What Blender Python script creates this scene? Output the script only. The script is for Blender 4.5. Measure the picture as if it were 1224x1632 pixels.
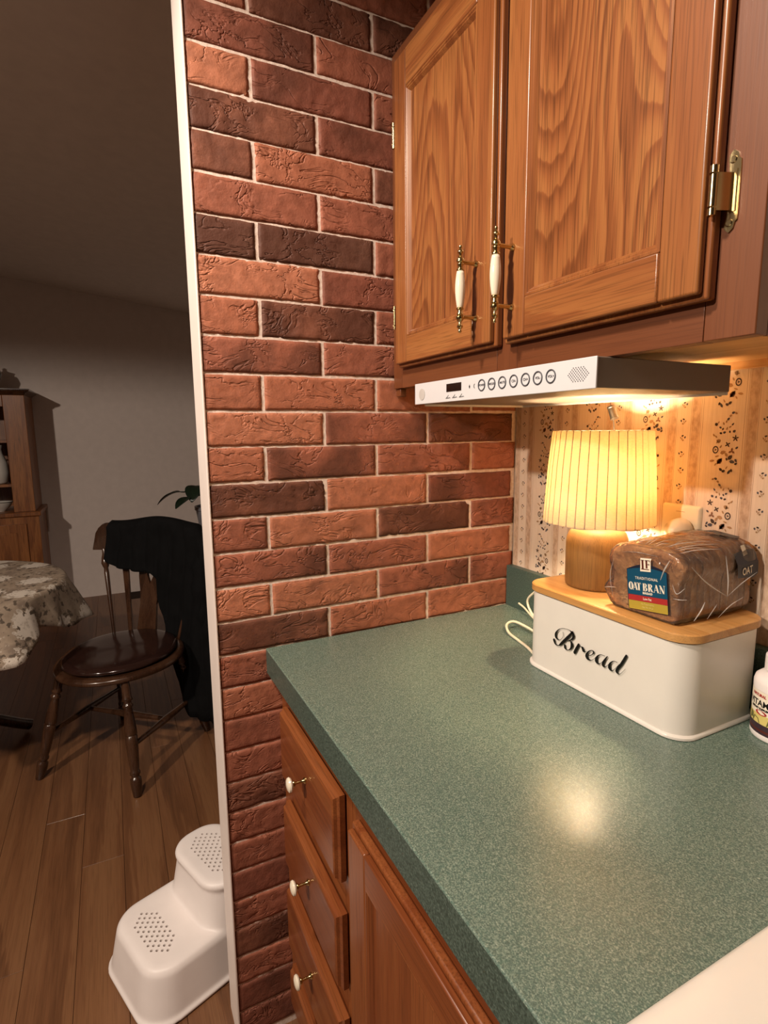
import bpy, bmesh, math, random
import numpy as np
from mathutils import Vector, Matrix, noise as mnoise

scene = bpy.context.scene
for _o in list(bpy.data.objects):
    bpy.data.objects.remove(_o)
COL = scene.collection

# ------------------------------------------------------------------ camera
cd = bpy.data.cameras.new('camera'); cam = bpy.data.objects.new('camera', cd); COL.objects.link(cam)
cd.sensor_fit = 'HORIZONTAL'; cd.sensor_width = 36.0; cd.lens = 874.4 * 36.0 / 1224.0
cd.clip_start = 0.01
_R = Vector((0.445529, 0.895212, -0.009971)); _U = Vector((-0.127876, 0.074657, 0.988976)); _F = Vector((-0.886088, 0.439343, -0.147738))
cam.matrix_world = Matrix(((_R.x, _U.x, -_F.x, 1.06754), (_R.y, _U.y, -_F.y, -0.89112), (_R.z, _U.z, -_F.z, 1.35366), (0, 0, 0, 1)))
scene.camera = cam

# ------------------------------------------------------------------ world, lights, exposure
w = bpy.data.worlds.new('room_air'); scene.world = w; w.use_nodes = True
w.node_tree.nodes['Background'].inputs[0].default_value = (0.9, 0.75, 0.65, 1)
w.node_tree.nodes['Background'].inputs[1].default_value = 0.028
scene.view_settings.view_transform = 'Standard'; scene.view_settings.look = 'None'
scene.view_settings.exposure = 0.0; scene.view_settings.gamma = 1.0; scene.view_settings.use_curve_mapping = False

def spot(name, loc, power, col, size=0.05, angle=160, blend=0.6, aim=(0, 0, -1)):
    l = bpy.data.lights.new(name, 'SPOT'); l.energy = power; l.color = col; l.shadow_soft_size = size
    l.spot_size = math.radians(angle); l.spot_blend = blend
    o = bpy.data.objects.new(name, l); COL.objects.link(o); o.location = loc
    o.rotation_euler = Vector(aim).to_track_quat('-Z', 'Y').to_euler()
    return o
WARM = (1.0, 0.84, 0.70)
spot('ceiling_downlight', (0.54, -1.32, 2.40), 90, WARM, 0.065, 168, 0.6)
spot('ceiling_downlight', (0.70, -2.68, 2.40), 190, WARM, 0.05, 173, 0.12)

# ------------------------------------------------------------------ helpers
def lin(h):
    h = h.lstrip('#'); c = [int(h[i:i + 2], 16) / 255 for i in (0, 2, 4)]
    return tuple(x / 12.92 if x <= .04045 else ((x + .055) / 1.055) ** 2.4 for x in c) + (1,)

class NT:
    """tiny node-tree builder"""
    def __init__(s, name):
        s.m = bpy.data.materials.new(name); s.m.use_nodes = True
        s.t = s.m.node_tree; s.b = s.t.nodes['Principled BSDF']; s.out = s.t.nodes['Material Output']
    def n(s, typ, **kw):
        nd = s.t.nodes.new(typ)
        for k, v in kw.items():
            if k == 'inp':
                for a, b in v.items():
                    if isinstance(b, bpy.types.NodeSocket): s.t.links.new(b, nd.inputs[a])
                    else: nd.inputs[a].default_value = b
            else: setattr(nd, k, v)
        return nd
    def lk(s, a, b): s.t.links.new(a, b)
    def math(s, op, a, b=None, c=None):
        nd = s.t.nodes.new('ShaderNodeMath'); nd.operation = op
        for i, v in enumerate((a, b, c)):
            if v is None: continue
            if isinstance(v, bpy.types.NodeSocket): s.lk(v, nd.inputs[i])
            else: nd.inputs[i].default_value = v
        return nd.outputs[0]
    def ramp(s, fac, stops, interp='LINEAR'):
        nd = s.t.nodes.new('ShaderNodeValToRGB'); nd.color_ramp.interpolation = interp
        e = nd.color_ramp.elements
        while len(e) < len(stops): e.new(0.5)
        for el, (p, c) in zip(e, stops): el.position = p; el.color = c
        s.lk(fac, nd.inputs[0]); return nd.outputs[0]
    def mix(s, fac, a, b, mode='MIX'):
        nd = s.t.nodes.new('ShaderNodeMix'); nd.data_type = 'RGBA'; nd.blend_type = mode
        for i, v in ((0, fac), (6, a), (7, b)):
            if isinstance(v, bpy.types.NodeSocket): s.lk(v, nd.inputs[i])
            else: nd.inputs[i].default_value = v
        return nd.outputs[2]
    def coord(s, scale=(1, 1, 1), kind='Object', rnd=True):
        tc = s.n('ShaderNodeTexCoord'); v = tc.outputs[kind]
        if rnd:
            oi = s.n('ShaderNodeObjectInfo')
            ad = s.n('ShaderNodeVectorMath', operation='ADD'); s.lk(v, ad.inputs[0])
            cb = s.n('ShaderNodeCombineXYZ')
            r = s.math('MULTIPLY', oi.outputs['Random'], 3.7)
            for i in range(3): s.lk(r, cb.inputs[i])
            s.lk(cb.outputs[0], ad.inputs[1]); v = ad.outputs[0]
        mp = s.n('ShaderNodeMapping'); s.lk(v, mp.inputs[0]); mp.inputs['Scale'].default_value = scale
        return mp.outputs[0]
    def noise(s, vec, scale, detail=2, rough=.5, dist=0):
        nd = s.n('ShaderNodeTexNoise', inp={'Scale': scale, 'Detail': detail, 'Roughness': rough, 'Distortion': dist})
        s.lk(vec, nd.inputs['Vector']); return nd.outputs[0]
    def base(s, col=None, rough=None, metal=None, spec=None, **kw):
        for k, v in (('Base Color', col), ('Roughness', rough), ('Metallic', metal), ('Specular IOR Level', spec), *kw.items()):
            if v is None: continue
            if isinstance(v, bpy.types.NodeSocket): s.lk(v, s.b.inputs[k])
            else: s.b.inputs[k].default_value = v
        return s.m
    def bump(s, h, strength=.3, dist=.001):
        nd = s.n('ShaderNodeBump', inp={'Strength': strength, 'Distance': dist}); s.lk(h, nd.inputs['Height'])
        s.lk(nd.outputs[0], s.b.inputs['Normal'])

def plain(name, hexc, rough=.5, metal=0, spec=.5, var=0.06, **kw):
    t = NT(name); c = lin(hexc)
    n = t.noise(t.coord((1, 1, 1)), 18, 3)
    dark = tuple(x * (1 - var * 2) for x in c[:3]) + (1,); light = tuple(min(1, x * (1 + var)) for x in c[:3]) + (1,)
    return t.base(t.ramp(n, [(.3, dark), (.7, light)]), rough, metal, spec, **kw)

def wood(name, dark, mid, light, axis='z', freq=9, rough=.34, sc=1.0, coat=.25, pore=.5, fig=.10, line=.55):
    """oak-like grain: contour lines of a noise field stretched along the grain (fig: small = straight, large = cathedral), plus fine pores"""
    t = NT(name)
    ax = 'xyz'.index(axis)
    def st(k): v = [sc, sc, sc]; v[ax] = sc * k; return tuple(v)
    n3 = t.noise(t.coord(st(.06)), 60, 3, .65)
    n1 = t.noise(t.coord(st(fig)), 5.0, 1.0, .4)
    u = t.math('ADD', t.math('MULTIPLY', n1, freq * 2), t.math('MULTIPLY', n3, .75))
    saw = t.math('FRACT', u)
    ln = t.math('MULTIPLY', t.math('POWER', saw, 2.2), t.math('SUBTRACT', 1, t.math('POWER', saw, 14)))
    n2 = t.noise(t.coord(st(.02)), 520, 2, .6)
    n4 = t.noise(t.coord(st(.15)), 7, 2, .5)
    f = t.math('ADD', t.math('ADD', t.math('MULTIPLY', ln, line), t.math('MULTIPLY', n3, .35)), t.math('MULTIPLY', t.math('SUBTRACT', n4, .5), .5))
    c = t.ramp(f, [(.08, light), (.36, mid), (.85, dark)])
    pd = t.ramp(n2, [(.36, (1 - pore,) * 3 + (1,)), (.50, (1, 1, 1, 1))])
    c = t.mix(1.0, c, pd, 'MULTIPLY')
    t.bump(n2, .12, .0004)
    return t.base(c, rough, 0, .45, **{'Coat Weight': coat, 'Coat Roughness': .18})

# ------------------------------------------------------------------ mesh helpers (build in world space; parent offset is removed on linking)
def empty(name, loc, label=None, cat=None, group=None, rz=0):
    o = bpy.data.objects.new(name, None); COL.objects.link(o); o.location = loc; o.rotation_euler = (0, 0, rz)
    o.empty_display_size = .02
    if label: o['label'] = label
    if cat: o['category'] = cat
    if group: o['group'] = group
    return o

def wloc(o):
    v = Vector((0, 0, 0))
    while o: v += o.location; o = o.parent
    return v

def link(name, bm, mats, parent=None, local=False, smooth=False, bevel=0, seg=2, label=None, kind=None, angle=40, recalc=True):
    """one mesh object from a bmesh in world coordinates (or in the parent's own, local=True)"""
    if recalc: bmesh.ops.recalc_face_normals(bm, faces=bm.faces[:])
    me = bpy.data.meshes.new(name)
    if parent and not local: bmesh.ops.translate(bm, verts=bm.verts[:], vec=-wloc(parent))
    bm.to_mesh(me); bm.free()
    for m in (mats if isinstance(mats, (list, tuple)) else [mats]): me.materials.append(m)
    o = bpy.data.objects.new(name, me); COL.objects.link(o)
    if parent: o.parent = parent
    if smooth:
        for p in me.polygons: p.use_smooth = True
        if angle < 180:
            try: me.set_sharp_from_angle(angle=math.radians(angle))
            except Exception: pass
    if bevel:
        b = o.modifiers.new('bevel', 'BEVEL'); b.width = bevel; b.segments = seg; b.limit_method = 'ANGLE'; b.angle_limit = math.radians(35)
        if not smooth:
            for p in me.polygons: p.use_smooth = True
            try: me.set_sharp_from_angle(angle=math.radians(30))
            except Exception: pass
        b.harden_normals = False
    if label: o['label'] = label
    if kind: o['kind'] = kind
    return o

def box(bm, x0, x1, y0, y1, z0, z1, mi=0):
    vs = [bm.verts.new((x, y, z)) for x in (x0, x1) for y in (y0, y1) for z in (z0, z1)]
    for f in ((0, 1, 3, 2), (4, 6, 7, 5), (0, 4, 5, 1), (2, 3, 7, 6), (0, 2, 6, 4), (1, 5, 7, 3)):
        fc = bm.faces.new([vs[i] for i in f]); fc.material_index = mi
    return vs

def bx(*a, **k):
    bm = bmesh.new(); box(bm, *a, **k); return bm

def lathe(bm, prof, c=(0, 0, 0), seg=32, axis='z', mis=None, caps=True):
    """prof: list of (r, h) along axis"""
    rings = []
    for r, h in prof:
        ring = []
        for k in range(seg):
            a = 2 * math.pi * k / seg; p = r * math.cos(a), r * math.sin(a)
            v = {'z': (p[0], p[1], h), 'y': (p[0], h, p[1]), 'x': (h, p[0], p[1])}[axis]
            ring.append(bm.verts.new((c[0] + v[0], c[1] + v[1], c[2] + v[2])))
        rings.append(ring)
    for i in range(len(rings) - 1):
        for k in range(seg):
            f = bm.faces.new((rings[i][k], rings[i][(k + 1) % seg], rings[i + 1][(k + 1) % seg], rings[i + 1][k]))
            if mis: f.material_index = mis[i]
            f.smooth = True
    if caps:
        for ring, q in ((rings[0], 0), (rings[-1], -1)):
            f = bm.faces.new(ring)
            if mis: f.material_index = mis[q]
    return rings

def crv(P, n=6):
    P = [Vector(p) for p in P]; Q = [2 * P[0] - P[1]] + P + [2 * P[-1] - P[-2]]; o = []
    for i in range(1, len(Q) - 2):
        p0, p1, p2, p3 = Q[i - 1:i + 3]
        for k in range(n):
            t = k / n
            o.append(.5 * ((2 * p1) + (p2 - p0) * t + (2 * p0 - 5 * p1 + 4 * p2 - p3) * t * t + (-p0 + 3 * p1 - 3 * p2 + p3) * t ** 3))
    o.append(P[-1]); return o

def tube(bm, pts, r, seg=8, mi=0):
    """round tube along points; r a number or a list of radii"""
    pts = [Vector(p) for p in pts]; rings = []; N = None
    for i, p in enumerate(pts):
        t = (pts[min(i + 1, len(pts) - 1)] - pts[max(i - 1, 0)]).normalized()
        if N is None: N = t.orthogonal().normalized()
        N = (N - t * N.dot(t)); N = N.normalized() if N.length > 1e-6 else t.orthogonal().normalized()
        B = t.cross(N); rr = r[i] if isinstance(r, (list, tuple)) else r
        rings.append([bm.verts.new(p + (N * math.cos(2 * math.pi * k / seg) + B * math.sin(2 * math.pi * k / seg)) * rr) for k in range(seg)])
    for i in range(len(rings) - 1):
        for k in range(seg):
            f = bm.faces.new((rings[i][k], rings[i][(k + 1) % seg], rings[i + 1][(k + 1) % seg], rings[i + 1][k])); f.smooth = True; f.material_index = mi
    bm.faces.new(rings[0]).material_index = mi; bm.faces.new(rings[-1]).material_index = mi

def prism(bm, poly, d, mi=0):
    """extrude a closed 3-D polygon by vector d"""
    a = [bm.verts.new(p) for p in poly]; b = [bm.verts.new(Vector(p) + Vector(d)) for p in poly]; n = len(a)
    bm.faces.new(a).material_index = mi; bm.faces.new(b[::-1]).material_index = mi
    for i in range(n): bm.faces.new((a[i], a[(i + 1) % n], b[(i + 1) % n], b[i])).material_index = mi

def rrect(w, d, r, n=6, cx=0, cy=0):
    o = []
    for qx, qy, a0 in ((1, 1, 0), (-1, 1, 90), (-1, -1, 180), (1, -1, 270)):
        for k in range(n + 1):
            a = math.radians(a0 + 90 * k / n)
            o.append((cx + qx * (w / 2 - r) + r * math.cos(a), cy + qy * (d / 2 - r) + r * math.sin(a)))
    return o

def loft(bm, rings, caps=True, mis=None):
    rr = [[bm.verts.new(p) for p in r] for r in rings]; n = len(rr[0])
    for i in range(len(rr) - 1):
        for k in range(n):
            f = bm.faces.new((rr[i][k], rr[i][(k + 1) % n], rr[i + 1][(k + 1) % n], rr[i + 1][k]))
            if mis: f.material_index = mis[i]
    if caps:
        f = bm.faces.new(rr[0]);
        if mis: f.material_index = mis[0]
        f = bm.faces.new(rr[-1])
        if mis: f.material_index = mis[-1]
    return rr

def text_bm(bm, s, mat4, size, mi=0, sx=1.0, bold=0, depth=0.0, align='CENTER', spacing=1.0, shear=0):
    """flat lettering from the built-in font, as mesh"""
    cu = bpy.data.curves.new('t', 'FONT'); cu.body = s; cu.size = size; cu.align_x = align; cu.align_y = 'CENTER'
    cu.offset = bold; cu.resolution_u = 3; cu.space_character = spacing; cu.extrude = depth; cu.shear = shear
    o = bpy.data.objects.new('t', cu); COL.objects.link(o)
    dg = bpy.context.evaluated_depsgraph_get(); dg.update()
    me = bpy.data.meshes.new_from_object(o.evaluated_get(dg))
    m = Matrix.Diagonal((sx, 1, 1, 1)); me.transform(mat4 @ m)
    n0 = len(bm.faces); bm.from_mesh(me); bm.faces.ensure_lookup_table()
    for f in bm.faces[n0:]: f.material_index = mi
    bpy.data.objects.remove(o); bpy.data.curves.remove(cu); bpy.data.meshes.remove(me)

def plane_mat(origin, right, up):
    r = Vector(right).normalized(); u = Vector(up).normalized(); n = r.cross(u); o = Vector(origin)
    return Matrix(((r.x, u.x, n.x, o.x), (r.y, u.y, n.y, o.y), (r.z, u.z, n.z, o.z), (0, 0, 0, 1)))

# ------------------------------------------------------------------ materials
M = {}
OD, OM, OL = lin('#5f3114'), lin('#8b522b'), lin('#9e6637')
M['oak_panel'] = wood('oak_cathedral', OD, OM, OL, 'z', 19, .34, 1, .25, .45, .22, .62)
M['oak_v'] = wood('oak_upright', OD, OM, OL, 'z', 6, .34, 1, .25, .32, .04, .45)
M['oak_h'] = wood('oak_level', OD, OM, OL, 'x', 6, .34, 1, .25, .32, .06, .5)
FD, FM, FL = lin('#572f18'), lin('#68391e'), lin('#724225')
M['oak_frame'] = wood('oak_face_frame', FD, FM, FL, 'z', 3, .42, 1, .1, .15, .04, .25)
M['oak_frame_h'] = wood('oak_face_frame_level', FD, FM, FL, 'x', 3, .42, 1, .1, .15, .04, .25)
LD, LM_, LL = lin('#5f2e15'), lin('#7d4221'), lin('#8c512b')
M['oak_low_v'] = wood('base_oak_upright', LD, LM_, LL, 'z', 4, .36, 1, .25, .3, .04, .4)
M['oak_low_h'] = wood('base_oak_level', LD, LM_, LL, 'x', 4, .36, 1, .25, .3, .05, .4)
M['birch'] = wood('pale_cabinet_bottom', lin('#a97845'), lin('#c9995f'), lin('#d6ab74'), 'x', 3, .5, 1, 0, .15)
M['bamboo'] = wood('bamboo_lid', lin('#a86c34'), lin('#c48d4d'), lin('#d09c5e'), 'x', 5, .42, 1.4, .1, .2, .04, .4)
M['lampwood'] = wood('lamp_base_wood', lin('#5f4120'), lin('#7b5629'), lin('#886231'), 'z', 4, .6, 1.6, 0, .3, .05, .3)
M['brass'] = plain('polished_brass', '#cfbb84', .2, 1, .5, .03)
M['antique'] = plain('hinge_brass', '#cbb78a', .22, 1, .5, .05)
M['porcelain'] = plain('cream_porcelain', '#efe4cd', .12, 0, .6, .02, **{'Coat Weight': .5})
M['white'] = plain('white_enamel', '#e4ded4', .32, 0, .5, .015)
M['radio_white'] = plain('radio_plastic', '#d6d6d8', .4, 0, .45, .01)
M['housing'] = plain('radio_housing', '#75695d', .45, 0, .4, .02)
M['white_plastic'] = plain('white_plastic', '#eee6e2', .42, 0, .45, .015)
M['trim'] = plain('white_trim_paint', '#eee2da', .45, 0, .4, .02)
M['black'] = plain('black_print', '#0c0b0b', .5, 0, .3, .0)
M['dark_plastic'] = plain('dark_display', '#070707', .12, 0, .5, .0)
M['grey_print'] = plain('grey_print', '#4a4a50', .5, 0, .3, .0)
M['hole_shade'] = plain('shade_in_holes', '#6b5c52', .8, 0, .2, .0)  # shade inside the stool holes, put into a colour
M['bone'] = plain('almond_plastic', '#e8d8b8', .35, 0, .45, .02)
M['cord'] = plain('ivory_cord', '#e6dcc0', .4, 0, .4, .02)
M['steel'] = plain('grey_metal', '#87827a', .38, 1, .5, .04)

# brick: own tone per brick from the object colour, fired dark patches by its alpha
t = NT('faced_brick')
oi = t.n('ShaderNodeObjectInfo')
cc = t.coord()
n1 = t.noise(cc, 7, 3, .55); n2 = t.noise(cc, 55, 4, .6); n3 = t.noise(cc, 240, 3, .6)
burn = t.math('MULTIPLY', t.n('ShaderNodeMapRange', interpolation_type='SMOOTHSTEP', inp={0: t.math('ADD', n1, t.math('MULTIPLY', oi.outputs['Alpha'], .55)), 1: .62, 2: .92}).outputs[0], .85)
base = t.mix(1.0, oi.outputs['Color'], t.ramp(n2, [(.25, (.70, .68, .66, 1)), (.75, (1.16, 1.14, 1.12, 1))]), 'MULTIPLY')
colr = t.mix(burn, base, lin('#563428'))
t.base(colr, .62, 0, .28)
nc = t.noise(t.coord((1, .8, 1.5)), 15, 3.5, .62, .8); ct = t.math('MULTIPLY', t.math('ABSOLUTE', t.math('SUBTRACT', nc, .5)), 30)
crack = t.math('MULTIPLY', t.math('SUBTRACT', 1, t.math('MINIMUM', ct, 1)), t.n('ShaderNodeMapRange', inp={0: t.noise(cc, 11, 1), 1: .42, 2: .58}).outputs[0])
step = t.math('MULTIPLY', t.math('GREATER_THAN', nc, .5), .55)
h = t.math('SUBTRACT', t.math('ADD', t.math('ADD', t.math('MULTIPLY', n2, .7), t.math('MULTIPLY', n3, .25)), step), crack)
t.bump(h, .66, .0032); M['brick'] = t.m

t = NT('mortar'); n = t.noise(t.coord(), 120, 4, .6)
t.base(t.ramp(n, [(.3, lin('#d8c0b0')), (.7, lin('#efdfd2'))]), .9, 0, .1); t.bump(n, .6, .002); M['mortar'] = t.m

# green speckled laminate
t = NT('green_laminate'); cc = t.coord(rnd=False)
n1 = t.noise(cc, 620, 2, .7); n2 = t.noise(cc, 760, 1, .5); n3 = t.noise(cc, 260, 2, .6)
c = t.ramp(n1, [(.28, lin('#42524a')), (.44, lin('#586a60')), (.58, lin('#708174')), (.72, lin('#98a494'))])
c = t.mix(t.ramp(n2, [(.70, (0, 0, 0, 1)), (.76, (1, 1, 1, 1))]), c, lin('#d2d6c4'))
c = t.mix(t.ramp(n3, [(.35, (.5, .5, .5, 1)), (.5, (0, 0, 0, 1))]), c, lin('#4a665b'))
t.base(c, t.n('ShaderNodeMapRange', inp={0: n1, 3: .2, 4: .34}).outputs[0], 0, .5)
t.bump(t.noise(cc, 300, 2), .16, .0006); M['counter'] = t.m
t = NT('green_laminate_edge'); cc = t.coord(rnd=False); n1 = t.noise(cc, 420, 2, .7)
t.base(t.ramp(n1, [(.3, lin('#2c3a34')), (.5, lin('#40524a')), (.72, lin('#5f7066'))]), .4, 0, .4); M['counter_edge'] = t.m

# striped wallpaper (vertical bands repeat every 136 mm)
t = NT('striped_wallpaper'); tc = t.n('ShaderNodeTexCoord'); sx = t.n('ShaderNodeSeparateXYZ'); t.lk(tc.outputs['Object'], sx.inputs[0])
u = t.math('ADD', sx.outputs['X'], 10 * .136 - .031 + .068)
d = t.math('ABSOLUTE', t.math('SUBTRACT', t.math('MODULO', u, .136), .068))
def inside(a, b):
    return t.math('MULTIPLY', t.math('GREATER_THAN', d, a), t.math('LESS_THAN', d, b))
nn = t.noise(t.coord((1, 1, .5), rnd=False), 130, 3, .6); fib = t.noise(t.coord((1, 1, .05), rnd=False), 300, 2, .6)
cb = t.ramp(fib, [(.3, lin('#d9c4ac')), (.7, lin('#e2ceb8'))])
cb = t.mix(inside(.0145, .0295), cb, t.ramp(nn, [(.35, lin('#b5967c')), (.62, lin('#cfb399'))]))
ln = t.math('ADD', t.math('ADD', inside(.0128, .0135), inside(.0305, .0311)), inside(.0338, .0344))
cb = t.mix(t.math('MULTIPLY', ln, .75), cb, lin('#8f6b50'))
t.base(cb, .62, 0, .25); M['paper'] = t.m
M['print_dark'] = plain('wallpaper_ink_dark', '#4d3c34', .7, 0, .2, .1)
M['print_slate'] = plain('wallpaper_ink_slate', '#58545a', .7, 0, .2, .1)
M['print_mauve'] = plain('wallpaper_ink_mauve', '#85604c', .7, 0, .2, .1)
M['print_tan'] = plain('wallpaper_ink_tan', '#ad8862', .7, 0, .2, .1)

M['grey_wall'] = plain('dining_wall_paint', '#e0d5ce', .85, 0, .2, .02)
M['ceil_dining'] = plain('dining_ceiling_paint', '#efe5db', .9, 0, .15, .02)
M['ceil'] = plain('ceiling_paint', '#9a8f84', .9, 0, .15, .02)
M['kit_wall'] = plain('kitchen_wall_paint', '#564a40', .85, 0, .2, .02)
M['floor_board'] = wood('laminate_plank', lin('#4a2e1b'), lin('#724c31'), lin('#7f593b'), 'x', 3, .42, .8, .15, .2)
M['floor_gap'] = plain('floor_joint', '#2a1a10', .8, 0, .2, .05)

# glowing pleated fabric shade
t = NT('linen_shade'); n = t.noise(t.coord((1, 1, 6)), 160, 3, .6)
c = t.ramp(n, [(.3, lin('#d8c8a8')), (.7, lin('#e4d6b8'))])
df = t.n('ShaderNodeBsdfDiffuse', inp={0: c}); tr = t.n('ShaderNodeBsdfTranslucent', inp={0: t.mix(1.0, c, (.165, .110, .055, 1), 'MULTIPLY')})
mx = t.n('ShaderNodeMixShader', inp={0: .50}); t.lk(df.outputs[0], mx.inputs[1]); t.lk(tr.outputs[0], mx.inputs[2]); t.lk(mx.outputs[0], t.out.inputs[0]); M['shade'] = t.m
t = NT('lamp_bulb'); t.base((1, .8, .5, 1), .4, **{'Emission Color': (1, .73, .45, 1), 'Emission Strength': 1300.0}); M['bulb'] = t.m

# clear plastic bag
t = NT('clear_bag'); n = t.noise(t.coord(rnd=False), 38, 3, .6, 1.2)
bp = t.n('ShaderNodeBump', inp={'Strength': .9, 'Distance': .005}); t.lk(n, bp.inputs['Height'])
tp = t.n('ShaderNodeBsdfTransparent', inp={0: (.97, .96, .94, 1)}); gl = t.n('ShaderNodeBsdfGlossy', inp={'Roughness': .09}); t.lk(bp.outputs[0], gl.inputs['Normal'])
fr = t.n('ShaderNodeFresnel', inp={'IOR': 1.5}); t.lk(bp.outputs[0], fr.inputs['Normal'])
df = t.n('ShaderNodeBsdfDiffuse', inp={0: (.9, .85, .8, 1)})
m1 = t.n('ShaderNodeMixShader', inp={0: t.math('ADD', t.math('MULTIPLY', fr.outputs[0], 1.1), .02)}); t.lk(tp.outputs[0], m1.inputs[1]); t.lk(gl.outputs[0], m1.inputs[2])
m2 = t.n('ShaderNodeMixShader', inp={0: .035}); t.lk(m1.outputs[0], m2.inputs[1]); t.lk(df.outputs[0], m2.inputs[2]); t.lk(m2.outputs[0], t.out.inputs[0]); M['bag'] = t.m

t = NT('bag_glint'); df = t.n('ShaderNodeBsdfDiffuse', inp={0: (.95, .9, .84, 1)}); tp = t.n('ShaderNodeBsdfTransparent'); gl = t.n('ShaderNodeBsdfGlossy', inp={'Roughness': .15})  # whitish diffuse film, bag highlights put into its colour
m1 = t.n('ShaderNodeMixShader', inp={0: .45}); t.lk(df.outputs[0], m1.inputs[1]); t.lk(gl.outputs[0], m1.inputs[2]); m2 = t.n('ShaderNodeMixShader', inp={0: .55}); t.lk(tp.outputs[0], m2.inputs[1]); t.lk(m1.outputs[0], m2.inputs[2]); t.lk(m2.outputs[0], t.out.inputs[0]); M['bag_glint'] = t.m
t = NT('bread_crust'); cc = t.coord(); n = t.noise(cc, 22, 4, .6); n2 = t.noise(cc, 160, 3, .6)
t.base(t.mix(1, t.ramp(n, [(.3, lin('#95613a')), (.55, lin('#bd8855')), (.75, lin('#dcb07c'))]), t.ramp(n2, [(.3, (.75, .72, .7, 1)), (.7, (1.05, 1.05, 1.05, 1))]), 'MULTIPLY'), .75, 0, .2)
t.bump(t.math('ADD', n, n2), .5, .003); M['crust'] = t.m
t = NT('bread_crumb'); n = t.noise(t.coord(), 260, 3, .7)
t.base(t.ramp(n, [(.3, lin('#9c6c44')), (.7, lin('#d0a578'))]), .85, 0, .15); t.bump(n, .5, .002); M['crumb'] = t.m
M['lab_blue'] = plain('label_blue', '#0f4a66', .35, 0, .5, .03)
M['lab_navy'] = plain('label_navy', '#1b2233', .35, 0, .5, .03)
M['lab_red'] = plain('label_red', '#a82f2e', .35, 0, .5, .03)
M['lab_gold'] = plain('label_gold', '#b09a3a', .35, 0, .5, .03)
M['lab_cream'] = plain('label_cream', '#efe4cf', .4, 0, .5, .02)
M['lab_brown'] = plain('label_brown', '#5a2318', .4, 0, .5, .02)
M['lab_yellow'] = plain('label_yellow', '#d9c877', .4, 0, .5, .03)
M['lab_olive'] = plain('label_olive', '#6b6a3a', .4, 0, .5, .05)
M['lab_plum'] = plain('label_plum', '#3a2a33', .4, 0, .5, .03)
M['dark_wood'] = wood('dark_turned_wood', lin('#24140c'), lin('#3e271a'), lin('#4e3525'), 'z', 3, .22, 1, .5, .3)
M['hutch'] = wood('hutch_pine', lin('#5e3418'), lin('#8a5227'), lin('#9c6333'), 'z', 4, .4)
M['seat_vinyl'] = plain('dark_vinyl', '#2b1a16', .14, 0, .6, .1)
M['cloth_black'] = plain('black_knit', '#0b0b0c', .9, 0, .15, .2)
M['leaf'] = plain('dark_leaf', '#16261a', .35, 0, .5, .2)
M['pot'] = plain('grey_pot', '#74747a', .3, 0, .5, .05)
M['china'] = plain('white_china', '#d8d4cc', .2, 0, .5, .02)

# floral table cloth
t = NT('floral_cloth'); cc = t.coord(rnd=False); v = t.n('ShaderNodeTexVoronoi', inp={'Scale': 6.0, 'Randomness': .8}); t.lk(cc, v.inputs['Vector'])
n = t.noise(cc, 42, 3, .6); n2 = t.noise(cc, 14, 3, .6)
fl = t.math('LESS_THAN', t.math('ADD', v.outputs['Distance'], t.math('MULTIPLY', t.math('SUBTRACT', n, .5), .75)), .37)
c = t.ramp(n2, [(.35, lin('#857668')), (.5, lin('#a29280')), (.65, lin('#948473'))])
c = t.mix(t.ramp(n, [(.57, (0, 0, 0, 1)), (.62, (1, 1, 1, 1))]), c, lin('#5f5449'))
c = t.mix(fl, c, t.ramp(n, [(.3, lin('#a89c8e')), (.45, lin('#d3c9bc'))])); t.base(c, .6, 0, .3); M['floral'] = t.m

# ================================================================== STRUCTURE
def structure(name, bm, mats, label, **k):
    o = link(name, bm, mats, kind='structure', label=label, **k); return o

floor = structure('floor', bx(-4.1, 4.7, -3.7, 1.3, -.06, -.004), M['floor_gap'], 'brown wood plank floor running through kitchen and dining room')
structure('ceiling', bx(-.05, 4.7, -3.7, .1, 2.44, 2.5), M['ceil'], 'plain kitchen ceiling')
bm = bmesh.new(); zc = lambda y: 2.325 - .118 * y
prism(bm, [(-4.1, -3.7, zc(-3.7)), (-4.1, 1.3, zc(1.3)), (-4.1, 1.3, 3.0), (-4.1, -3.7, 3.0)], (4.1, 0, 0))
structure('ceiling_dining', bm, M['ceil_dining'], 'dim sloping ceiling of the dining room')
structure('wall_far', bx(-4.1, -4.0, -3.7, 1.3, -.05, 2.95), M['grey_wall'], 'plain grey dining room wall behind the chair')
structure('wall_front', bx(-4.1, 4.7, -3.7, -3.6, -.05, 2.95), M['kit_wall'], 'plain wall behind the camera')
structure('wall_right', bx(4.6, 4.7, -3.7, .1, -.05, 2.6), M['kit_wall'], 'plain wall at the far end of the kitchen')
structure('wall_rear', bx(-4.1, -.1, 1.2, 1.3, -.05, 2.95), M['grey_wall'], 'dining room wall hidden behind the brick wall')
structure('wall_side', bx(-.1, 0, .1, 1.3, -.05, 2.95), M['grey_wall'], 'dining room side wall beyond the kitchen')
structure('wall_header', bx(-.1, -.045, -3.6, -.7275, 2.44, 2.95), M['grey_wall'], 'wall strip above the opening to the dining room')
wall_left = structure('wall_left', bx(-.1, -.0050, -.7275, .1, -.05, 2.95), M['mortar'], 'red brick veneer wall with pale mortar joints beside the counter')
structure('trim_1', bx(-.1025, .0004, -.7315, -.7278, -.004, 2.44), M['trim'], 'white painted corner trim at the end of the brick wall', bevel=.0012)
wall_back = structure('wall_back', bx(0, 4.6, 0, .1, -.05, 2.6), M['paper'], 'striped floral wallpaper wall behind the counter')

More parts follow.
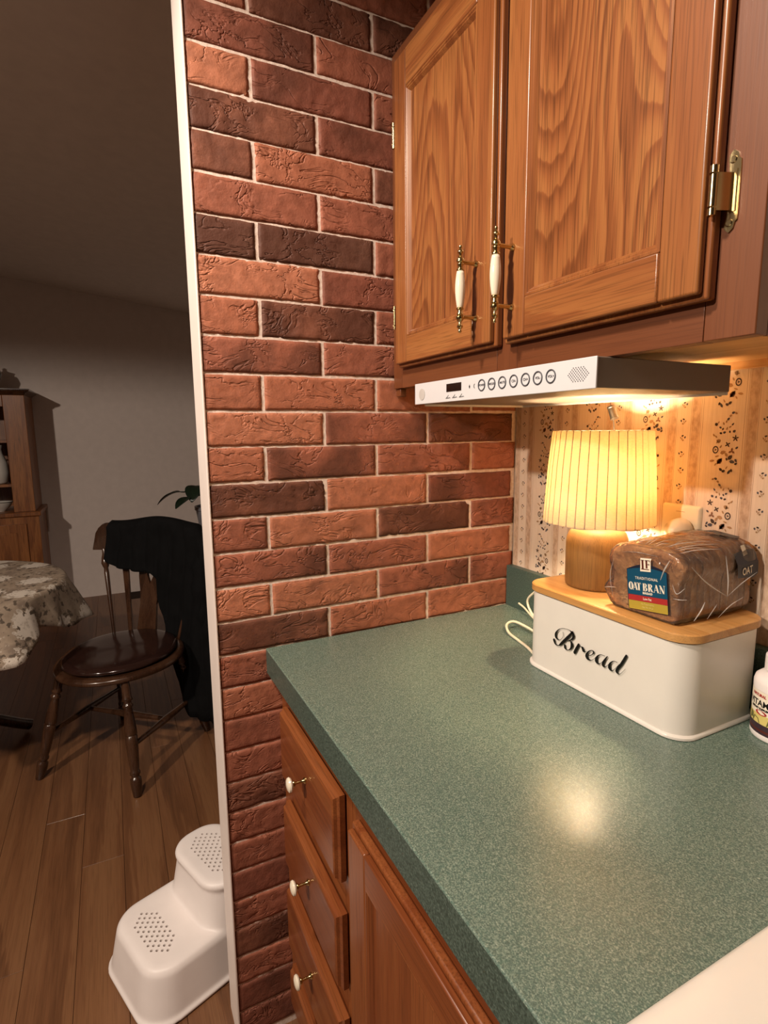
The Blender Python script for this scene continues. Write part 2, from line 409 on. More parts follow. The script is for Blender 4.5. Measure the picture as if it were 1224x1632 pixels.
# ---- bricks, each its own object
def brick_mesh(L, H, seed, rough):
    bm = bmesh.new(); nu = max(6, int(L / .0058)); nv = 12; g = {}
    for i in range(nu + 1):
        for j in range(nv + 1):
            y = -L / 2 + L * i / nu; z = -H / 2 + H * j / nv
            e = min(i, nu - i) * L / nu; f = min(j, nv - j) * H / nv; ed = min(e, f)
            p = Vector((y * 42 + seed * 7.3, z * 42, seed * 3.1))
            d = mnoise.noise(p) * .6 + mnoise.noise(p * 2.3) * .5 + mnoise.noise(p * 5.1) * .22
            q = mnoise.noise(Vector((y * 26 - seed * 4.1, z * 40 + seed, 2.2)))
            crack = -max(0, 1 - abs(q) * 9) * .9
            env = .35 + .65 * max(0, min(1, .5 + 1.6 * mnoise.noise(Vector((y * 11 + seed, z * 14, seed * 1.7)))))
            x = -.0020 + 0.0016 * rough * env * (d + crack) - (.0016 if ed < 1e-6 else (.0005 if ed < .0045 else 0))
            if e < 1e-6: y += .0012 * mnoise.noise(Vector((seed, z * 90, 5)))
            if f < 1e-6: z += .0011 * mnoise.noise(Vector((y * 60, seed, 9)))
            g[i, j] = bm.verts.new((min(x, -.0002), y, z))
    for i in range(nu):
        for j in range(nv):
            bm.faces.new((g[i, j], g[i + 1, j], g[i + 1, j + 1], g[i, j + 1])).smooth = True
    per = [(i, 0) for i in range(nu)] + [(nu, j) for j in range(nv)] + [(i, nv) for i in range(nu, 0, -1)] + [(0, j) for j in range(nv, 0, -1)]
    back = [bm.verts.new((-.0075, g[k].co.y, g[k].co.z)) for k in per]
    for a in range(len(per)):
        b = (a + 1) % len(per); bm.faces.new((g[per[a]], back[a], back[b], g[per[b]]))
    me = bpy.data.meshes.new('brick'); bm.to_mesh(me); bm.free(); me.materials.append(M['brick']); return me

TONE = {'L': ('#b7765a', .0), 'l': ('#ab6b51', .06), 'm': ('#9b5f4a', .18), 'd': ('#8a5342', .38), 'D': ('#865542', .52), 'k': ('#6b493b', .72), 'b': ('#a66650', .50)}
ROWS = {-2: 'mDDD', -1: 'dmdd', 0: 'LdmD', 1: 'Dddd', 2: 'DlDd', 3: 'mmdd', 4: 'kkmd', 5: 'Ldmm', 6: 'lDmm', 7: 'bmmm', 8: 'llll', 9: 'LbDd', 10: 'lbml',
        11: 'DLdm', 12: 'mLDm', 13: 'bmLm', 14: 'LLbm', 15: 'Dlll', 16: 'mmdm', 17: 'ldmd', 18: 'mdmm', 19: 'mmdd', 20: 'Dddm', 21: 'mmdd', 22: 'mddm', 23: 'dmdm', 24: 'mdmd', 25: 'Dkdd', 26: 'mmdd', 27: 'ddmm', 28: 'dmdd'}
rng = random.Random(5); Z0, PZ = 2.0115, .06875
def add_brick(y0, y1, zc_, tone, seed):
    if y1 - y0 < .012: return
    rough = {'D': 1.5, 'k': 1.2, 'b': .7}.get(tone, rng.choice((.7, 1.0, 1.4)))
    o = bpy.data.objects.new('brick', brick_mesh(y1 - y0, rng.uniform(.0620, .0655), seed, rough)); COL.objects.link(o); o.parent = wall_left
    o.location = (0, (y0 + y1) / 2, zc_ + rng.uniform(-.0010, .0010))
    hx, al = TONE[tone]; c = lin(hx); v = rng.uniform(.92, 1.06); o.color = (c[0] * v, c[1] * v, c[2] * v, al)
s_ = 0
for i in range(-6, 29):
    J = (-.618, -.376, -.130) if i % 2 == 0 else (-.494, -.249, -.007)
    if i >= 17: J = (-.585, -.350, -.110) if i % 2 == 0 else (-.470, -.235, -.007)
    ends = [-.7268 + rng.uniform(-.0008, .0012)] + list(J) + [-.0002]
    tones = ROWS.get(i, 'dmdm')
    for k in range(4):
        s_ += 1
        a = ends[k] + (.0036 if k else 0); b = ends[k + 1] - (.0036 if k < 3 else 0)
        if i % 2 and k == 3: continue
        add_brick(a, b, Z0 - PZ * (i + .5), tones[k], s_ * .37)

# ---- floor planks
full = None; prng = random.Random(3)
def plank_mesh(Lx):
    bm = bmesh.new(); vs = box(bm, -Lx / 2, Lx / 2, -.0595, .0595, -.004, 0)
    bmesh.ops.bevel(bm, geom=[e for e in bm.edges if all(v.co.z > -.001 for v in e.verts)], offset=.0005, segments=1, affect='EDGES')
    me = bpy.data.meshes.new('plank'); bm.to_mesh(me); bm.free(); me.materials.append(M['floor_board']); return me
pm = {}
def plank(x0, x1, yc):
    L = round(x1 - x0 - .001, 3)
    if L < .05: return
    if L not in pm: pm[L] = plank_mesh(L)
    o = bpy.data.objects.new('plank', pm[L]); COL.objects.link(o); o.parent = floor; o.location = ((x0 + x1) / 2, yc, 0)
for r in range(26):
    yc = -2.935 + .12 * r + .008
    off = -.742 if abs(yc + .975) < .05 else prng.uniform(-1.2, 0)
    x = off - 1.2 * 3
    xs = [max(-3.999, x + 1.2 * k) for k in range(8)]
    xs = sorted(set([round(v, 3) for v in xs if v < 2.4]))
    for a, b in zip(xs, xs[1:]): plank(a, b, yc)

# ---- flat floral print of the wallpaper (ink on the paper, one joined print)
bm = bmesh.new(); fr = random.Random(11)
YP = -.0005
def shape(cx, cz, pts, mi):
    vs = [bm.verts.new((cx + px, YP, cz + pz)) for px, pz in pts]
    if len(vs) > 2: bm.faces.new(vs).material_index = mi
def leaf(cx, cz, L, W, a, mi):
    P = [(-L / 2, 0), (-L * .2, W / 2), (L * .2, W * .42), (L / 2, 0), (L * .2, -W * .42), (-L * .2, -W / 2)]; ca, sa = math.cos(a), math.sin(a)
    shape(cx, cz, [(p * ca - q * sa, p * sa + q * ca) for p, q in P], mi)
def petals(cx, cz, R, n, mi, a0=0):
    P = []
    for k in range(n * 4):
        a = a0 + 2 * math.pi * k / (n * 4); rr = R * (.62 + .38 * math.cos(n * (a - a0))); P.append((rr * math.cos(a), rr * math.sin(a)))
    shape(cx, cz, P, mi)
def ringp(cx, cz, R, r2, mi):
    n = 12; a = [bm.verts.new((cx + R * math.cos(2 * math.pi * k / n) * .8, YP, cz + R * math.sin(2 * math.pi * k / n))) for k in range(n)]
    b = [bm.verts.new((cx + r2 * math.cos(2 * math.pi * k / n) * .8, YP, cz + r2 * math.sin(2 * math.pi * k / n))) for k in range(n)]
    for k in range(n): bm.faces.new((a[k], a[(k + 1) % n], b[(k + 1) % n], b[k])).material_index = mi
U_ = .000198
def bouquet(cx, cz, fl):
    def P(x, y): return cx + fl * (x - 620) * U_, cz - (y - 800) * U_
    def lf(x, y, L, W, a, mi): q = P(x, y); leaf(q[0], q[1], L * 1.15 * U_, W * 1.4 * U_, math.radians(a) * fl + (math.pi if fl < 0 else 0), mi)
    for x, y, L, W, a, mi in ((672, 543, 26, 14, 20, 1), (695, 548, 22, 12, -30, 3), (652, 566, 24, 12, 40, 3), (636, 592, 26, 13, 50, 1), (622, 612, 22, 10, 80, 3),
            (540, 634, 26, 20, 30, 0), (558, 618, 20, 8, 60, 3), (675, 634, 24, 10, 50, 1), (655, 655, 22, 9, 30, 3), (600, 628, 24, 10, 110, 3), (575, 660, 22, 12, 150, 1), (597, 672, 20, 10, 60, 0),
            (690, 690, 24, 16, 40, 1), (655, 694, 20, 10, 100, 0), (612, 700, 24, 14, 20, 1), (582, 706, 22, 12, 160, 0), (525, 722, 26, 10, 130, 3), (545, 735, 24, 9, 140, 3), (630, 668, 26, 8, 75, 3),
            (570, 770, 34, 24, 30, 3), (720, 822, 26, 12, 40, 1), (612, 862, 44, 22, 20, 3), (640, 880, 36, 16, 120, 3), (590, 815, 28, 10, 60, 3),
            (672, 900, 44, 22, 50, 0), (690, 935, 40, 20, -10, 1), (645, 915, 26, 12, 110, 0), (525, 934, 40, 14, 10, 3), (720, 925, 30, 12, -60, 1), (722, 950, 24, 12, 30, 0), (556, 962, 26, 9, 60, 3),
            (602, 1002, 30, 16, 140, 0), (626, 1014, 28, 16, 30, 0), (672, 1018, 40, 14, 60, 1), (690, 1005, 26, 12, 100, 0), (650, 985, 30, 8, 60, 3), (565, 895, 34, 10, 20, 3)):
        lf(x, y, L, W, a, mi)
    q = P(704, 746); petals(*q, 30 * U_, 5, 0, .3); q = P(645, 797); petals(*q, 26 * U_, 4, 0, .6)
    q = P(682, 850); petals(*q, 30 * U_, 3, 2, 1.5); q = P(588, 934); petals(*q, 33 * U_, 2, 2, .9); leaf(q[0], q[1], 58 * U_, 42 * U_, .9, 2)
    q = P(548, 842); ringp(*q, 32 * U_, 21 * U_, 0); petals(*q, 13 * U_, 3, 0); q = P(560, 775); petals(*q, 18 * U_, 3, 3)
def sprig(cx, cz, fl):
    for x, y, L, W, a, mi in ((0, .0035, .005, .0028, 20, 0), (.0045, .001, .0045, .003, 70, 1), (-.0035, .0, .0045, .002, 120, 3), (.001, -.004, .004, .003, 10, 3), (-.001, -.0015, .007, .0012, 60, 3)):
        leaf(cx + x * fl, cz + y, L, W, math.radians(a) * fl, mi)
for k in range(0, 16):
    x = .105 + .136 * k
    for r in range(-2, 12):
        z = 1.057 + .1065 * r + (.0545 if k % 2 else 0)
        if 1.06 < z + .03 and z < 2.4: bouquet(x, z, 1 if (r + k) % 2 else -1)
for k in range(0, 16):
    x = .031 + .136 * k
    for r in range(52):
        z = 1.026 + .0281 * r
        if z < 2.42: sprig(x, z, 1 if r % 2 else -1)
link('floral_print', bm, [M['print_dark'], M['print_slate'], M['print_mauve'], M['print_tan']], wall_back, kind='stuff', label='brown and slate flower sprigs printed on the wallpaper')

# ================================================================== UPPER CABINET
def door_set(root, x0, x1, z0, z1, yf, sw, rt, rb, mv, mh, mp, lipw=.006):
    """frame-and-panel door: returns the door part (its slab) with stiles, rails, moulding and panel as sub-parts"""
    d = link('door', bx(x0, x1, yf + .0095, yf + .0215, z0, z1), mv, root, bevel=.003, seg=3)
    a, b, c, e = x0 + lipw, x1 - lipw, z0 + lipw, z1 - lipw
    for p, q in ((a, x0 + sw), (x1 - sw, b)): link('stile', bx(p, q, yf, yf + .0096, c, e), mv, d, bevel=.0028, seg=3)
    for p, q in ((c, z0 + rb), (z1 - rt, e)): link('rail', bx(x0 + sw + .0003, x1 - sw - .0003, yf, yf + .0096, p, q), mh, d, bevel=.0022, seg=2)
    X0, X1, Zb, Zt = x0 + sw, x1 - sw, z0 + rb, z1 - rt
    bm = bmesh.new(); rings = []
    for ins, dy in ((0, .0012), (.0028, .0008), (.0045, .0026), (.0062, .0024), (.0085, .0050), (.0108, .0078), (.0108, .0090)):
        rings.append([(X0 + ins, yf + dy, Zb + ins), (X1 - ins, yf + dy, Zb + ins), (X1 - ins, yf + dy, Zt - ins), (X0 + ins, yf + dy, Zt - ins)])
    loft(bm, rings, caps=False)
    link('molding', bm, mv, d, smooth=True, angle=28)
    link('panel', bx(X0 + .009, X1 - .009, yf + .0080, yf + .0098, Zb + .009, Zt - .009), mp, d)
    return d

YF, FX1, CZ0, CZ1 = -.335, .742, 1.440, 2.080
uc = empty('upper_cabinet', (.371, -.17, CZ0), 'oak wall cabinet with two panel doors above the green counter', 'cabinet')
bm = bmesh.new()
box(bm, .004, FX1 - .004, -.316, -.004, CZ0 + .012, CZ0 + .022)
box(bm, .004, FX1 - .004, -.316, -.002, CZ1 - .02, CZ1 - .001); box(bm, .004, .016, -.316, -.002, CZ0 + .022, CZ1 - .02); box(bm, .016, FX1 - .012, -.014, -.002, CZ0 + .022, CZ1 - .02)
link('carcass', bm, M['birch'], uc)
link('hanging_rail', bx(.02, FX1 - .02, -.022, -.003, CZ0 + .001, CZ0 + .0118), M['birch'], uc)
link('side_panel', bx(FX1 - .004, FX1, -.316, -.003, CZ0, CZ1), M['oak_frame'], uc)
for a, b in ((.0005, .038), (.352, .400), (.690, FX1)): link('face_stile', bx(a, b, YF, -.316, CZ0, CZ1), M['oak_frame'], uc, bevel=.0012)
for a, b in ((CZ0, 1.492), (2.030, CZ1)):
    for p, q in ((.0383, .3517), (.4003, .6897)): link('face_rail', bx(p, q, YF, -.316, a, b), M['oak_frame_h'], uc, bevel=.0006)
link('filler_strip', bx(.0008, .021, -.330, -.316, CZ0 - .016, CZ0 - .0002), M['oak_frame'], uc, label='short strip of wood below the cabinet at the brick wall', bevel=.001)
d1 = door_set(uc, .044, .366, 1.479, 2.046, -.357, .050, .070, .056, M['oak_v'], M['oak_h'], M['oak_panel'])
d2 = door_set(uc, .385, .701, 1.479, 2.046, -.357, .052, .070, .058, M['oak_v'], M['oak_h'], M['oak_panel'])
link('shelf', bx(.018, FX1 - .012, -.31, -.02, 1.74, 1.756), M['birch'], uc)

def handle(x, zc_, hroot):
    yb = -.357 - .030
    P = [(.0004, .0648), (.0022, .0638), (.0026, .062), (.0018, .0597), (.0022, .0585), (.004, .0565), (.0042, .0545), (.0024, .052), (.0022, .0487), (.0040, .0462), (.0056, .0432), (.0054, .0405), (.0036, .0385), (.0043, .0375), (.0043, .036), (.0034, .0345), (.0034, .031), (.0052, .0295), (.0052, .0278), (.0046, .0270)]
    for s in (1, -1):
        bm = bmesh.new(); lathe(bm, [(r * 1.18, s * h) for r, h in P], (x, yb, zc_), 20)
        lathe(bm, [(.0030, yb), (.0030, -.364), (.0036, -.361), (.0052, -.3585), (.0052, -.3568)], (x, 0, zc_ + s * .0405), 14, 'y')
        link('handle_mount', bm, M['brass'], hroot, smooth=True, label='turned brass end and post of the pull')
    bm = bmesh.new(); G = [(.0044, .0275), (.0052, .0265)]
    G += [(.0050 + .0030 * math.sin(math.pi * (k + 1) / 14), .0265 - .053 * k / 13) for k in range(14)] + [(.0044, -.0275)]
    lathe(bm, G, (x, yb, zc_), 24)
    return bm
# each pull is a part of the cabinet: its grip, with the two brass mounts as sub-parts
for x in (.324, .411):
    hroot = bpy.data.objects.new('handle', bpy.data.meshes.new('handle')); COL.objects.link(hroot); hroot.parent = uc; hroot['label'] = 'cabinet pull with cream porcelain grip and brass ends'
    g = handle(x, 1.5675, hroot)
    bmesh.ops.recalc_face_normals(g, faces=g.faces[:]); bmesh.ops.translate(g, verts=g.verts[:], vec=-wloc(uc)); g.to_mesh(hroot.data); g.free(); hroot.data.materials.append(M['porcelain'])
    for f in hroot.data.polygons: f.use_smooth = True

def hinge(x, zc_, s):
    bm = bmesh.new(); y = YF - .0016
    pl = [(0, .0375), (.004, .034), (.0055, .0285), (.0075, .027), (.0078, .020), (.0078, -.020), (.0075, -.027), (.0055, -.0285), (.004, -.034), (0, -.0375), (-.004, -.034), (-.005, -.0285), (-.0035, -.024), (-.0035, .024), (-.005, .0285), (-.004, .034)]
    prism(bm, [(x + s * (.0035 + p), y, zc_ + q) for p, q in pl], (0, .0019, 0))
    prism(bm, [(x + s * (.0055), y - .0012, zc_ + q) for q in (-.019, .019)] + [(x + s * (.0085), y - .0012, zc_ + q) for q in (.019, -.019)], (0, .0014, 0))
    prism(bm, [(x + s * (-.004), -.356, zc_ + .016), (x + s * (.002), y, zc_ + .016), (x + s * (.006), y, zc_ + .016), (x + s * (.006), y - .0015, zc_ + .016), (x + s * (-.002), -.3575, zc_ + .016)], (0, 0, -.034))
    for a, b in ((.023, .0155), (.0148, -.0148), (-.0155, -.023)):
        lathe(bm, [(.002, b), (.0039, b + .0006), (.0039, a - .0006), (.002, a)], (x - s * .0035, -.354, zc_), 14)
    for q in (.0285, -.0285): lathe(bm, [(.0028, y - .0012), (.0034, y - .0004), (.0034, y + .0004)], (x + s * .0035, 0, zc_ + q), 12, 'y')
    return link('hinge', bm, M['antique'], uc, smooth=True, angle=35, label='antique brass hinge')
hinge(.7055, 1.5775, 1); hinge(.7055, 1.965, 1); hinge(.0395, 1.5775, -1); hinge(.0395, 1.915, -1)

# ================================================================== BASE CABINET + COUNTER
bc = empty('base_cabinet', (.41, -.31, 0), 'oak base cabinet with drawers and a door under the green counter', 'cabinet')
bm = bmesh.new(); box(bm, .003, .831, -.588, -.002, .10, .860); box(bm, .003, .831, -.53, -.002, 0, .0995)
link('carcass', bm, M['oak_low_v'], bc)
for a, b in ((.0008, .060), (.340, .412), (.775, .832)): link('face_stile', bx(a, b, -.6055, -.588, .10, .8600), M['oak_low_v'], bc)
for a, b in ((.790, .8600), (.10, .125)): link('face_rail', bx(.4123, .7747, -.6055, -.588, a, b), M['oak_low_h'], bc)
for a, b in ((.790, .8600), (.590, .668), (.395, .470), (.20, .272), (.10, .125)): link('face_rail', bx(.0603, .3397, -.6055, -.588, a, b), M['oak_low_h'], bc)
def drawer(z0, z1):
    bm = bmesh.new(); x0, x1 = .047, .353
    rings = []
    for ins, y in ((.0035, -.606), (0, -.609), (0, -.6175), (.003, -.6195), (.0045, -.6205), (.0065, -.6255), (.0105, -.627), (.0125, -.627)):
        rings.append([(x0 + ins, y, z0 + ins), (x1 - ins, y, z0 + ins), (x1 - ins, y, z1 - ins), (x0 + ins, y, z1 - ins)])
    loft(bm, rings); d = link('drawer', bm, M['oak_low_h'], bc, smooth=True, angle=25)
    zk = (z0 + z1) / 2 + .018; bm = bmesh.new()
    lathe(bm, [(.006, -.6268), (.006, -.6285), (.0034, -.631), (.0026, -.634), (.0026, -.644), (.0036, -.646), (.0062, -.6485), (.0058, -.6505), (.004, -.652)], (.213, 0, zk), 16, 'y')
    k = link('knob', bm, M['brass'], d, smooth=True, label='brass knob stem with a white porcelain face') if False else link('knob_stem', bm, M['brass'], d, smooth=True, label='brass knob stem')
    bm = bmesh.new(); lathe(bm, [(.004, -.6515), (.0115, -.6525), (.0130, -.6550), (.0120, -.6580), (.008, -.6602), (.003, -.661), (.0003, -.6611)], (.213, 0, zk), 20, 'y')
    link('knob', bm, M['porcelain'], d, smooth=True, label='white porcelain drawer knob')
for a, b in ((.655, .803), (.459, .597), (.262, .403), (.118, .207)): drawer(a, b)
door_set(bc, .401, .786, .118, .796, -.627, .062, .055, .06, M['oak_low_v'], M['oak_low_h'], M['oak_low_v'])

ct = empty('countertop', (.41, -.32, .8613), 'dark green speckled laminate countertop with low backsplash', 'countertop')
bm = bmesh.new(); x0, x1, y0, y1, z0, z1 = .0006, .834, -.635, -.0204, .8613, .914
prism(bm, [(x0, y1, z0), (x0, y0 + .001, z0), (x0, y0, z0 + .001), (x0, y0, z1 - .0018), (x0, y0 + .0006, z1 - .0006), (x0, y0 + .0018, z1), (x0, y1, z1)], (x1 - x0, 0, 0))
o = link('slab', bm, [M['counter'], M['counter_edge']], ct)
for p in o.data.polygons:
    if p.normal.y < -.9: p.material_index = 1
link('backsplash', bx(.0006, 2.4 * 0 + .834, -.0200, -.0010, .8613, 1.016), M['counter_edge'], ct, bevel=.0015)

# ================================================================== WHITE RANGE beside the counter
rg = empty('kitchen_range', (1.22, -.33, 0), 'white enamel kitchen range with rounded top edge right of the counter', 'range')
link('body', bx(.8405, 1.60, -.62, -.01, .05, .8995), M['white'], rg, bevel=.004)
bm = bmesh.new(); rings = []
for ins, z in ((.004, .900), (0, .905), (0, .916), (.002, .923), (.007, .9285), (.016, .9315), (.034, .9322), (.060, .9300), (.085, .9250), (.105, .9215), (.12, .9210)):
    rings.append([(x, y, z) for x, y in rrect(.765 - 2 * ins, .655 - 2 * ins, max(.012, .03 - ins * .2), 5, 1.2195, -.333)])
loft(bm, rings); link('cooktop', bm, M['white'], rg, smooth=True, angle=60)
for cx, cy, r in ((1.03, -.47, .075), (1.41, -.47, .095), (1.03, -.2, .095), (1.41, -.2, .075)):
    bm = bmesh.new(); sp = []
    for k in range(90):
        a = k * .28; rr = .018 + (r - .018) * k / 89; sp.append((cx + rr * math.cos(a), cy + rr * math.sin(a), .9262))
    tube(bm, sp, .0042, 6); link('burner', bm, M['dark_plastic'], rg, smooth=True)
for k in range(4): link('foot', bx(.87 + .68 * (k % 2), .90 + .68 * (k % 2), -.60 + .55 * (k // 2), -.57 + .55 * (k // 2), 0, .0502), M['dark_plastic'], rg)

# ================================================================== BREAD BOX
bb = empty('bread_box', (.453, -.117, .9142), 'white metal bread box with bamboo lid standing on the green counter', 'bread box')
BX, BY, BW, BD = .453, -.1168, .328, .1894
bm = bmesh.new(); rings = []
for gw, z in ((0.003, .9142), (.006, .9152), (.006, .9185), (.003, .9200), (0, .9212), (0, 1.0562)):
    rings.append([(x, y, z) for x, y in rrect(BW - .004 + gw, BD - .004 + gw, .036, 8, BX, BY)])
loft(bm, rings); link('body', bm, M['white'], bb, smooth=True, angle=50)
bm = bmesh.new(); rings = []
for gw, z in ((-.006, 1.0563), (-.006, 1.0580), (.003, 1.0582), (.005, 1.0592), (.005, 1.0695), (.003, 1.0708), (0, 1.0713)):
    rings.append([(x, y, z) for x, y in rrect(BW + gw - .003, BD + gw - .003, .036, 8, BX, BY)])
loft(bm, rings); lid = link('lid', bm, M['bamboo'], bb, smooth=True, angle=35)
BREAD = [[1221,989,1254,976,1191,956,1229,942,1161,923,1204,907,1131,889,1178,872,1102,857,1153,837,1075,826,1128,806,1050,797,1104,776,1027,769,1079,748,1005,742,1055,721,985,719,1032,697,968,698,1010,676,955,680,990,660,945,666,972,647,938,654,955,637,930,645,938,629,921,638,922,624,909,635,905,620,896,634,888,617,883,636,871,617,872,641,854,618,864,646,839,623,857,655,826,632,852,666,816,644,848,680,807,657,844,696,799,670,839,710,790,682],[1012,911,1021,914,1015,895,1023,898,1019,878,1028,882,1023,862,1031,866,1023,846,1032,849,1020,830,1029,831,1011,812,1019,811,998,791,1005,790,982,771,989,769,965,755,971,750,950,745,952,737,936,743,932,730,919,745,909,727,904,752,886,729,891,760,865,734,882,769,848,743,877,780,837,756,874,793,829,772,873,807,825,792,874,822,826,813,878,837,833,835,884,854,847,858,894,874,865,881,908,895,887,904,924,916,910,924,941,933,933,941,960,946,957,954,983,957,981,965,1007,967,1006,974,1031,974,1031,981,1054,979,1055,987,1078,984,1079,991,1101,986,1104,994,1124,987,1128,995,1146,986,1151,996,1165,982,1172,995,1181,977,1192,993,1196,969,1213,990,1209,960,1232,986,1219,951,1249,979,1226,942,1263,970,1230,932,1274,959,1232,921,1282,944,1233,910,1286,929,1232,899,1286,911,1230,891,1281,892,1227,882,1269,872,1220,870,1252,855,1209,855,1234,840,1197,841,1216,826,1185,828,1199,815,1174,817,1183,805,1162,808,1168,797,1149,799,1153,790,1135,791,1138,783,1122,782,1124,776],[1123,779,1123,785,1140,783,1139,792,1157,789,1156,800,1173,794,1173,808,1185,796,1191,813,1193,793,1209,814,1198,786,1225,809,1201,774,1239,800,1203,760,1252,787,1203,746,1261,772,1203,735,1265,756,1202,725,1262,737,1201,713,1255,717,1199,700,1244,699,1195,687,1231,682,1190,676,1218,666,1183,666,1204,653,1174,655,1188,641,1164,644,1171,632,1152,636,1155,624,1142,632,1139,620,1131,632,1124,618,1121,636,1108,618,1111,642,1092,620,1103,650,1078,624,1098,656,1066,630,1097,661,1058,639,1096,667,1055,649,1097,674,1054,660,1097,684,1053,668,1097,693,1052,676],[1356,811,1405,808,1347,794,1398,791,1338,777,1391,775,1329,760,1384,758,1319,744,1376,741,1311,727,1369,724,1302,710,1361,707,1294,693,1353,690,1286,676,1345,673,1277,659,1336,656,1269,641,1328,639],[1374,778,1375,785,1386,781,1387,788,1398,784,1399,791,1410,786,1411,794,1421,788,1423,797,1430,787,1434,800,1437,785,1445,802,1442,781,1455,804,1445,777,1466,806,1447,772,1477,804,1449,768,1488,799,1451,762,1495,790,1455,753,1501,779,1460,742,1505,768,1466,731,1507,759,1475,723,1509,754,1487,719,1509,751,1500,721,1511,748,1511,726,1514,745,1520,731,1520,744,1528,736,1527,744,1535,740,1533,746,1542,745,1539,750,1549,751,1546,755,1556,756,1552,761,1563,761,1559,766],[1587,688,1585,696,1604,697,1601,706,1622,706,1619,715,1639,715,1635,725,1656,724,1650,734,1670,735,1662,744,1684,747,1671,754,1697,760,1679,766,1708,773,1685,778,1716,787,1688,786,1718,801,1689,790,1713,812,1688,793,1702,818,1685,798,1689,820,1678,803,1676,820,1670,807,1662,818,1661,806,1648,813,1651,802,1633,806,1639,794,1616,796,1626,783,1600,785,1615,772,1585,772,1606,761,1571,757,1599,749,1558,740,1592,735,1546,722,1587,721,1537,703,1584,708,1532,684,1584,699,1533,666,1585,692,1539,652,1588,683,1548,640,1593,674,1560,630,1599,666,1573,624,1605,660,1588,621,1611,655,1606,621,1620,651,1623,625,1631,648,1640,630,1643,646,1655,636,1654,647,1669,644,1666,652,1682,653,1678,659,1695,664,1691,668,1707,675,1703,679,1719,687,1714,690,1731,699,1725,702,1741,713,1736,716,1752,728,1746,730,1762,742,1757,744,1773,757,1767,759],[1929,822,1926,813,1911,820,1908,811,1893,820,1889,811,1874,818,1871,810,1855,816,1854,807,1838,811,1840,801,1820,802,1827,791,1802,791,1815,778,1784,777,1805,765,1769,762,1798,751,1756,745,1793,740,1746,727,1789,729,1738,709,1787,717,1734,690,1787,705,1734,672,1787,694,1738,656,1788,687,1748,644,1791,679,1763,635,1796,670,1779,631,1803,661,1796,629,1811,655,1812,631,1818,652,1827,637,1824,652,1839,646,1832,655,1849,657,1842,663,1860,670,1854,675,1873,686,1868,689,1889,707,1884,709,1908,731,1902,733,1927,757,1922,759,1947,784,1942,786,1966,809,1961,812],[1971,834,1986,831,1957,816,1977,812,1943,798,1968,792,1929,779,1959,773,1916,761,1951,755,1905,743,1944,738,1895,726,1937,722,1886,710,1930,707,1878,692,1925,694,1873,675,1922,684,1872,658,1920,678,1878,644,1920,670,1889,634,1922,661,1902,627,1926,653,1917,624,1930,647,1934,627,1935,644,1949,637,1943,647,1963,651,1956,658,1977,667,1971,671,1991,683,1985,686,2002,696,1997,699,2011,707,2006,710,2019,718,2014,720,2026,729,2020,730,2032,739,2027,741,2039,749,2033,751],[2170,809,2168,800,2156,808,2153,799,2141,808,2138,800,2126,808,2123,799,2111,806,2110,797,2095,801,2098,792,2079,793,2086,782,2062,782,2075,770,2046,768,2066,756,2031,753,2058,742,2018,736,2053,731,2009,719,2050,720,2002,701,2048,709,1998,683,2048,697,1998,665,2048,687,2002,650,2050,679,2011,637,2052,670,2024,628,2057,660,2039,621,2064,650,2055,618,2071,643,2071,619,2077,639,2086,626,2082,640,2098,637,2090,645,2108,649,2100,654,2118,663,2112,667,2130,679,2124,682,2144,698,2139,700,2159,719,2154,721,2176,742,2170,744,2192,766,2187,768,2208,788,2203,791],[2304,974,2345,968,2287,940,2330,934,2270,905,2314,899,2252,871,2298,865,2235,838,2281,831,2220,809,2265,799,2204,783,2247,769,2186,757,2229,742,2169,732,2212,717,2154,707,2199,698,2143,682,2192,685,2141,660,2188,675,2146,643,2187,667,2156,632,2188,658,2167,626,2190,650,2178,622,2195,644,2188,621,2199,640,2200,622,2205,638,2213,626,2213,638,2226,633,2223,642,2240,645,2235,650,2255,662,2250,665,2271,683,2266,686,2289,707,2284,709,2306,732,2301,734,2323,755,2319,757]]
bm = bmesh.new()
for st in BREAD:
    vs = []
    for k in range(0, len(st), 4):
        a = bm.verts.new((.289 + st[k] * 1e-4, -.2123 , .914 + st[k + 1] * 1e-4)); b = bm.verts.new((.289 + st[k + 2] * 1e-4, -.2123, .914 + st[k + 3] * 1e-4)); vs.append((a, b))
    for (a, b), (c, d) in zip(vs, vs[1:]): bm.faces.new((a, b, d, c))
    for e in (vs[0], vs[-1]):                                   # rounded ends
        m = (e[0].co + e[1].co) / 2; r = (e[0].co - e[1].co).length / 2
        if r > .0008: bm.faces.new([bm.verts.new((m.x + r * .92 * math.cos(q * math.pi / 6), -.2122, m.z + r * .92 * math.sin(q * math.pi / 6))) for q in range(12)])
link('lettering', bm, M['black'], bb, label='black script word Bread')

# ================================================================== TABLE LAMP
LX, LY, LZ = .370, -.118, 1.0715
lamp = empty('table_lamp', (LX, LY, LZ), 'small lit lamp with pleated cream shade and wooden base on bread box', 'lamp')
bm = bmesh.new()
lathe(bm, [(.049, 0), (.0515, .002), (.0525, .006), (.0530, .06), (.0530, .078), (.0518, .088), (.048, .097), (.042, .103), (.033, .1065), (.012, .1075)], (LX, LY, LZ), 40)
link('base', bm, M['lampwood'], lamp, smooth=True, angle=60)
bm = bmesh.new(); lathe(bm, [(.008, .1074), (.008, .135), (.014, .137), (.014, .172), (.010, .175)], (LX, LY, LZ), 20); link('socket', bm, M['brass'], lamp, smooth=True)
bm = bmesh.new(); lathe(bm, [(.006, .174), (.0085, .180), (.0105, .190), (.0112, .200), (.0105, .209), (.007, .216), (.001, .218)], (LX, LY, LZ), 20); link('bulb', bm, M['bulb'], lamp, smooth=True)
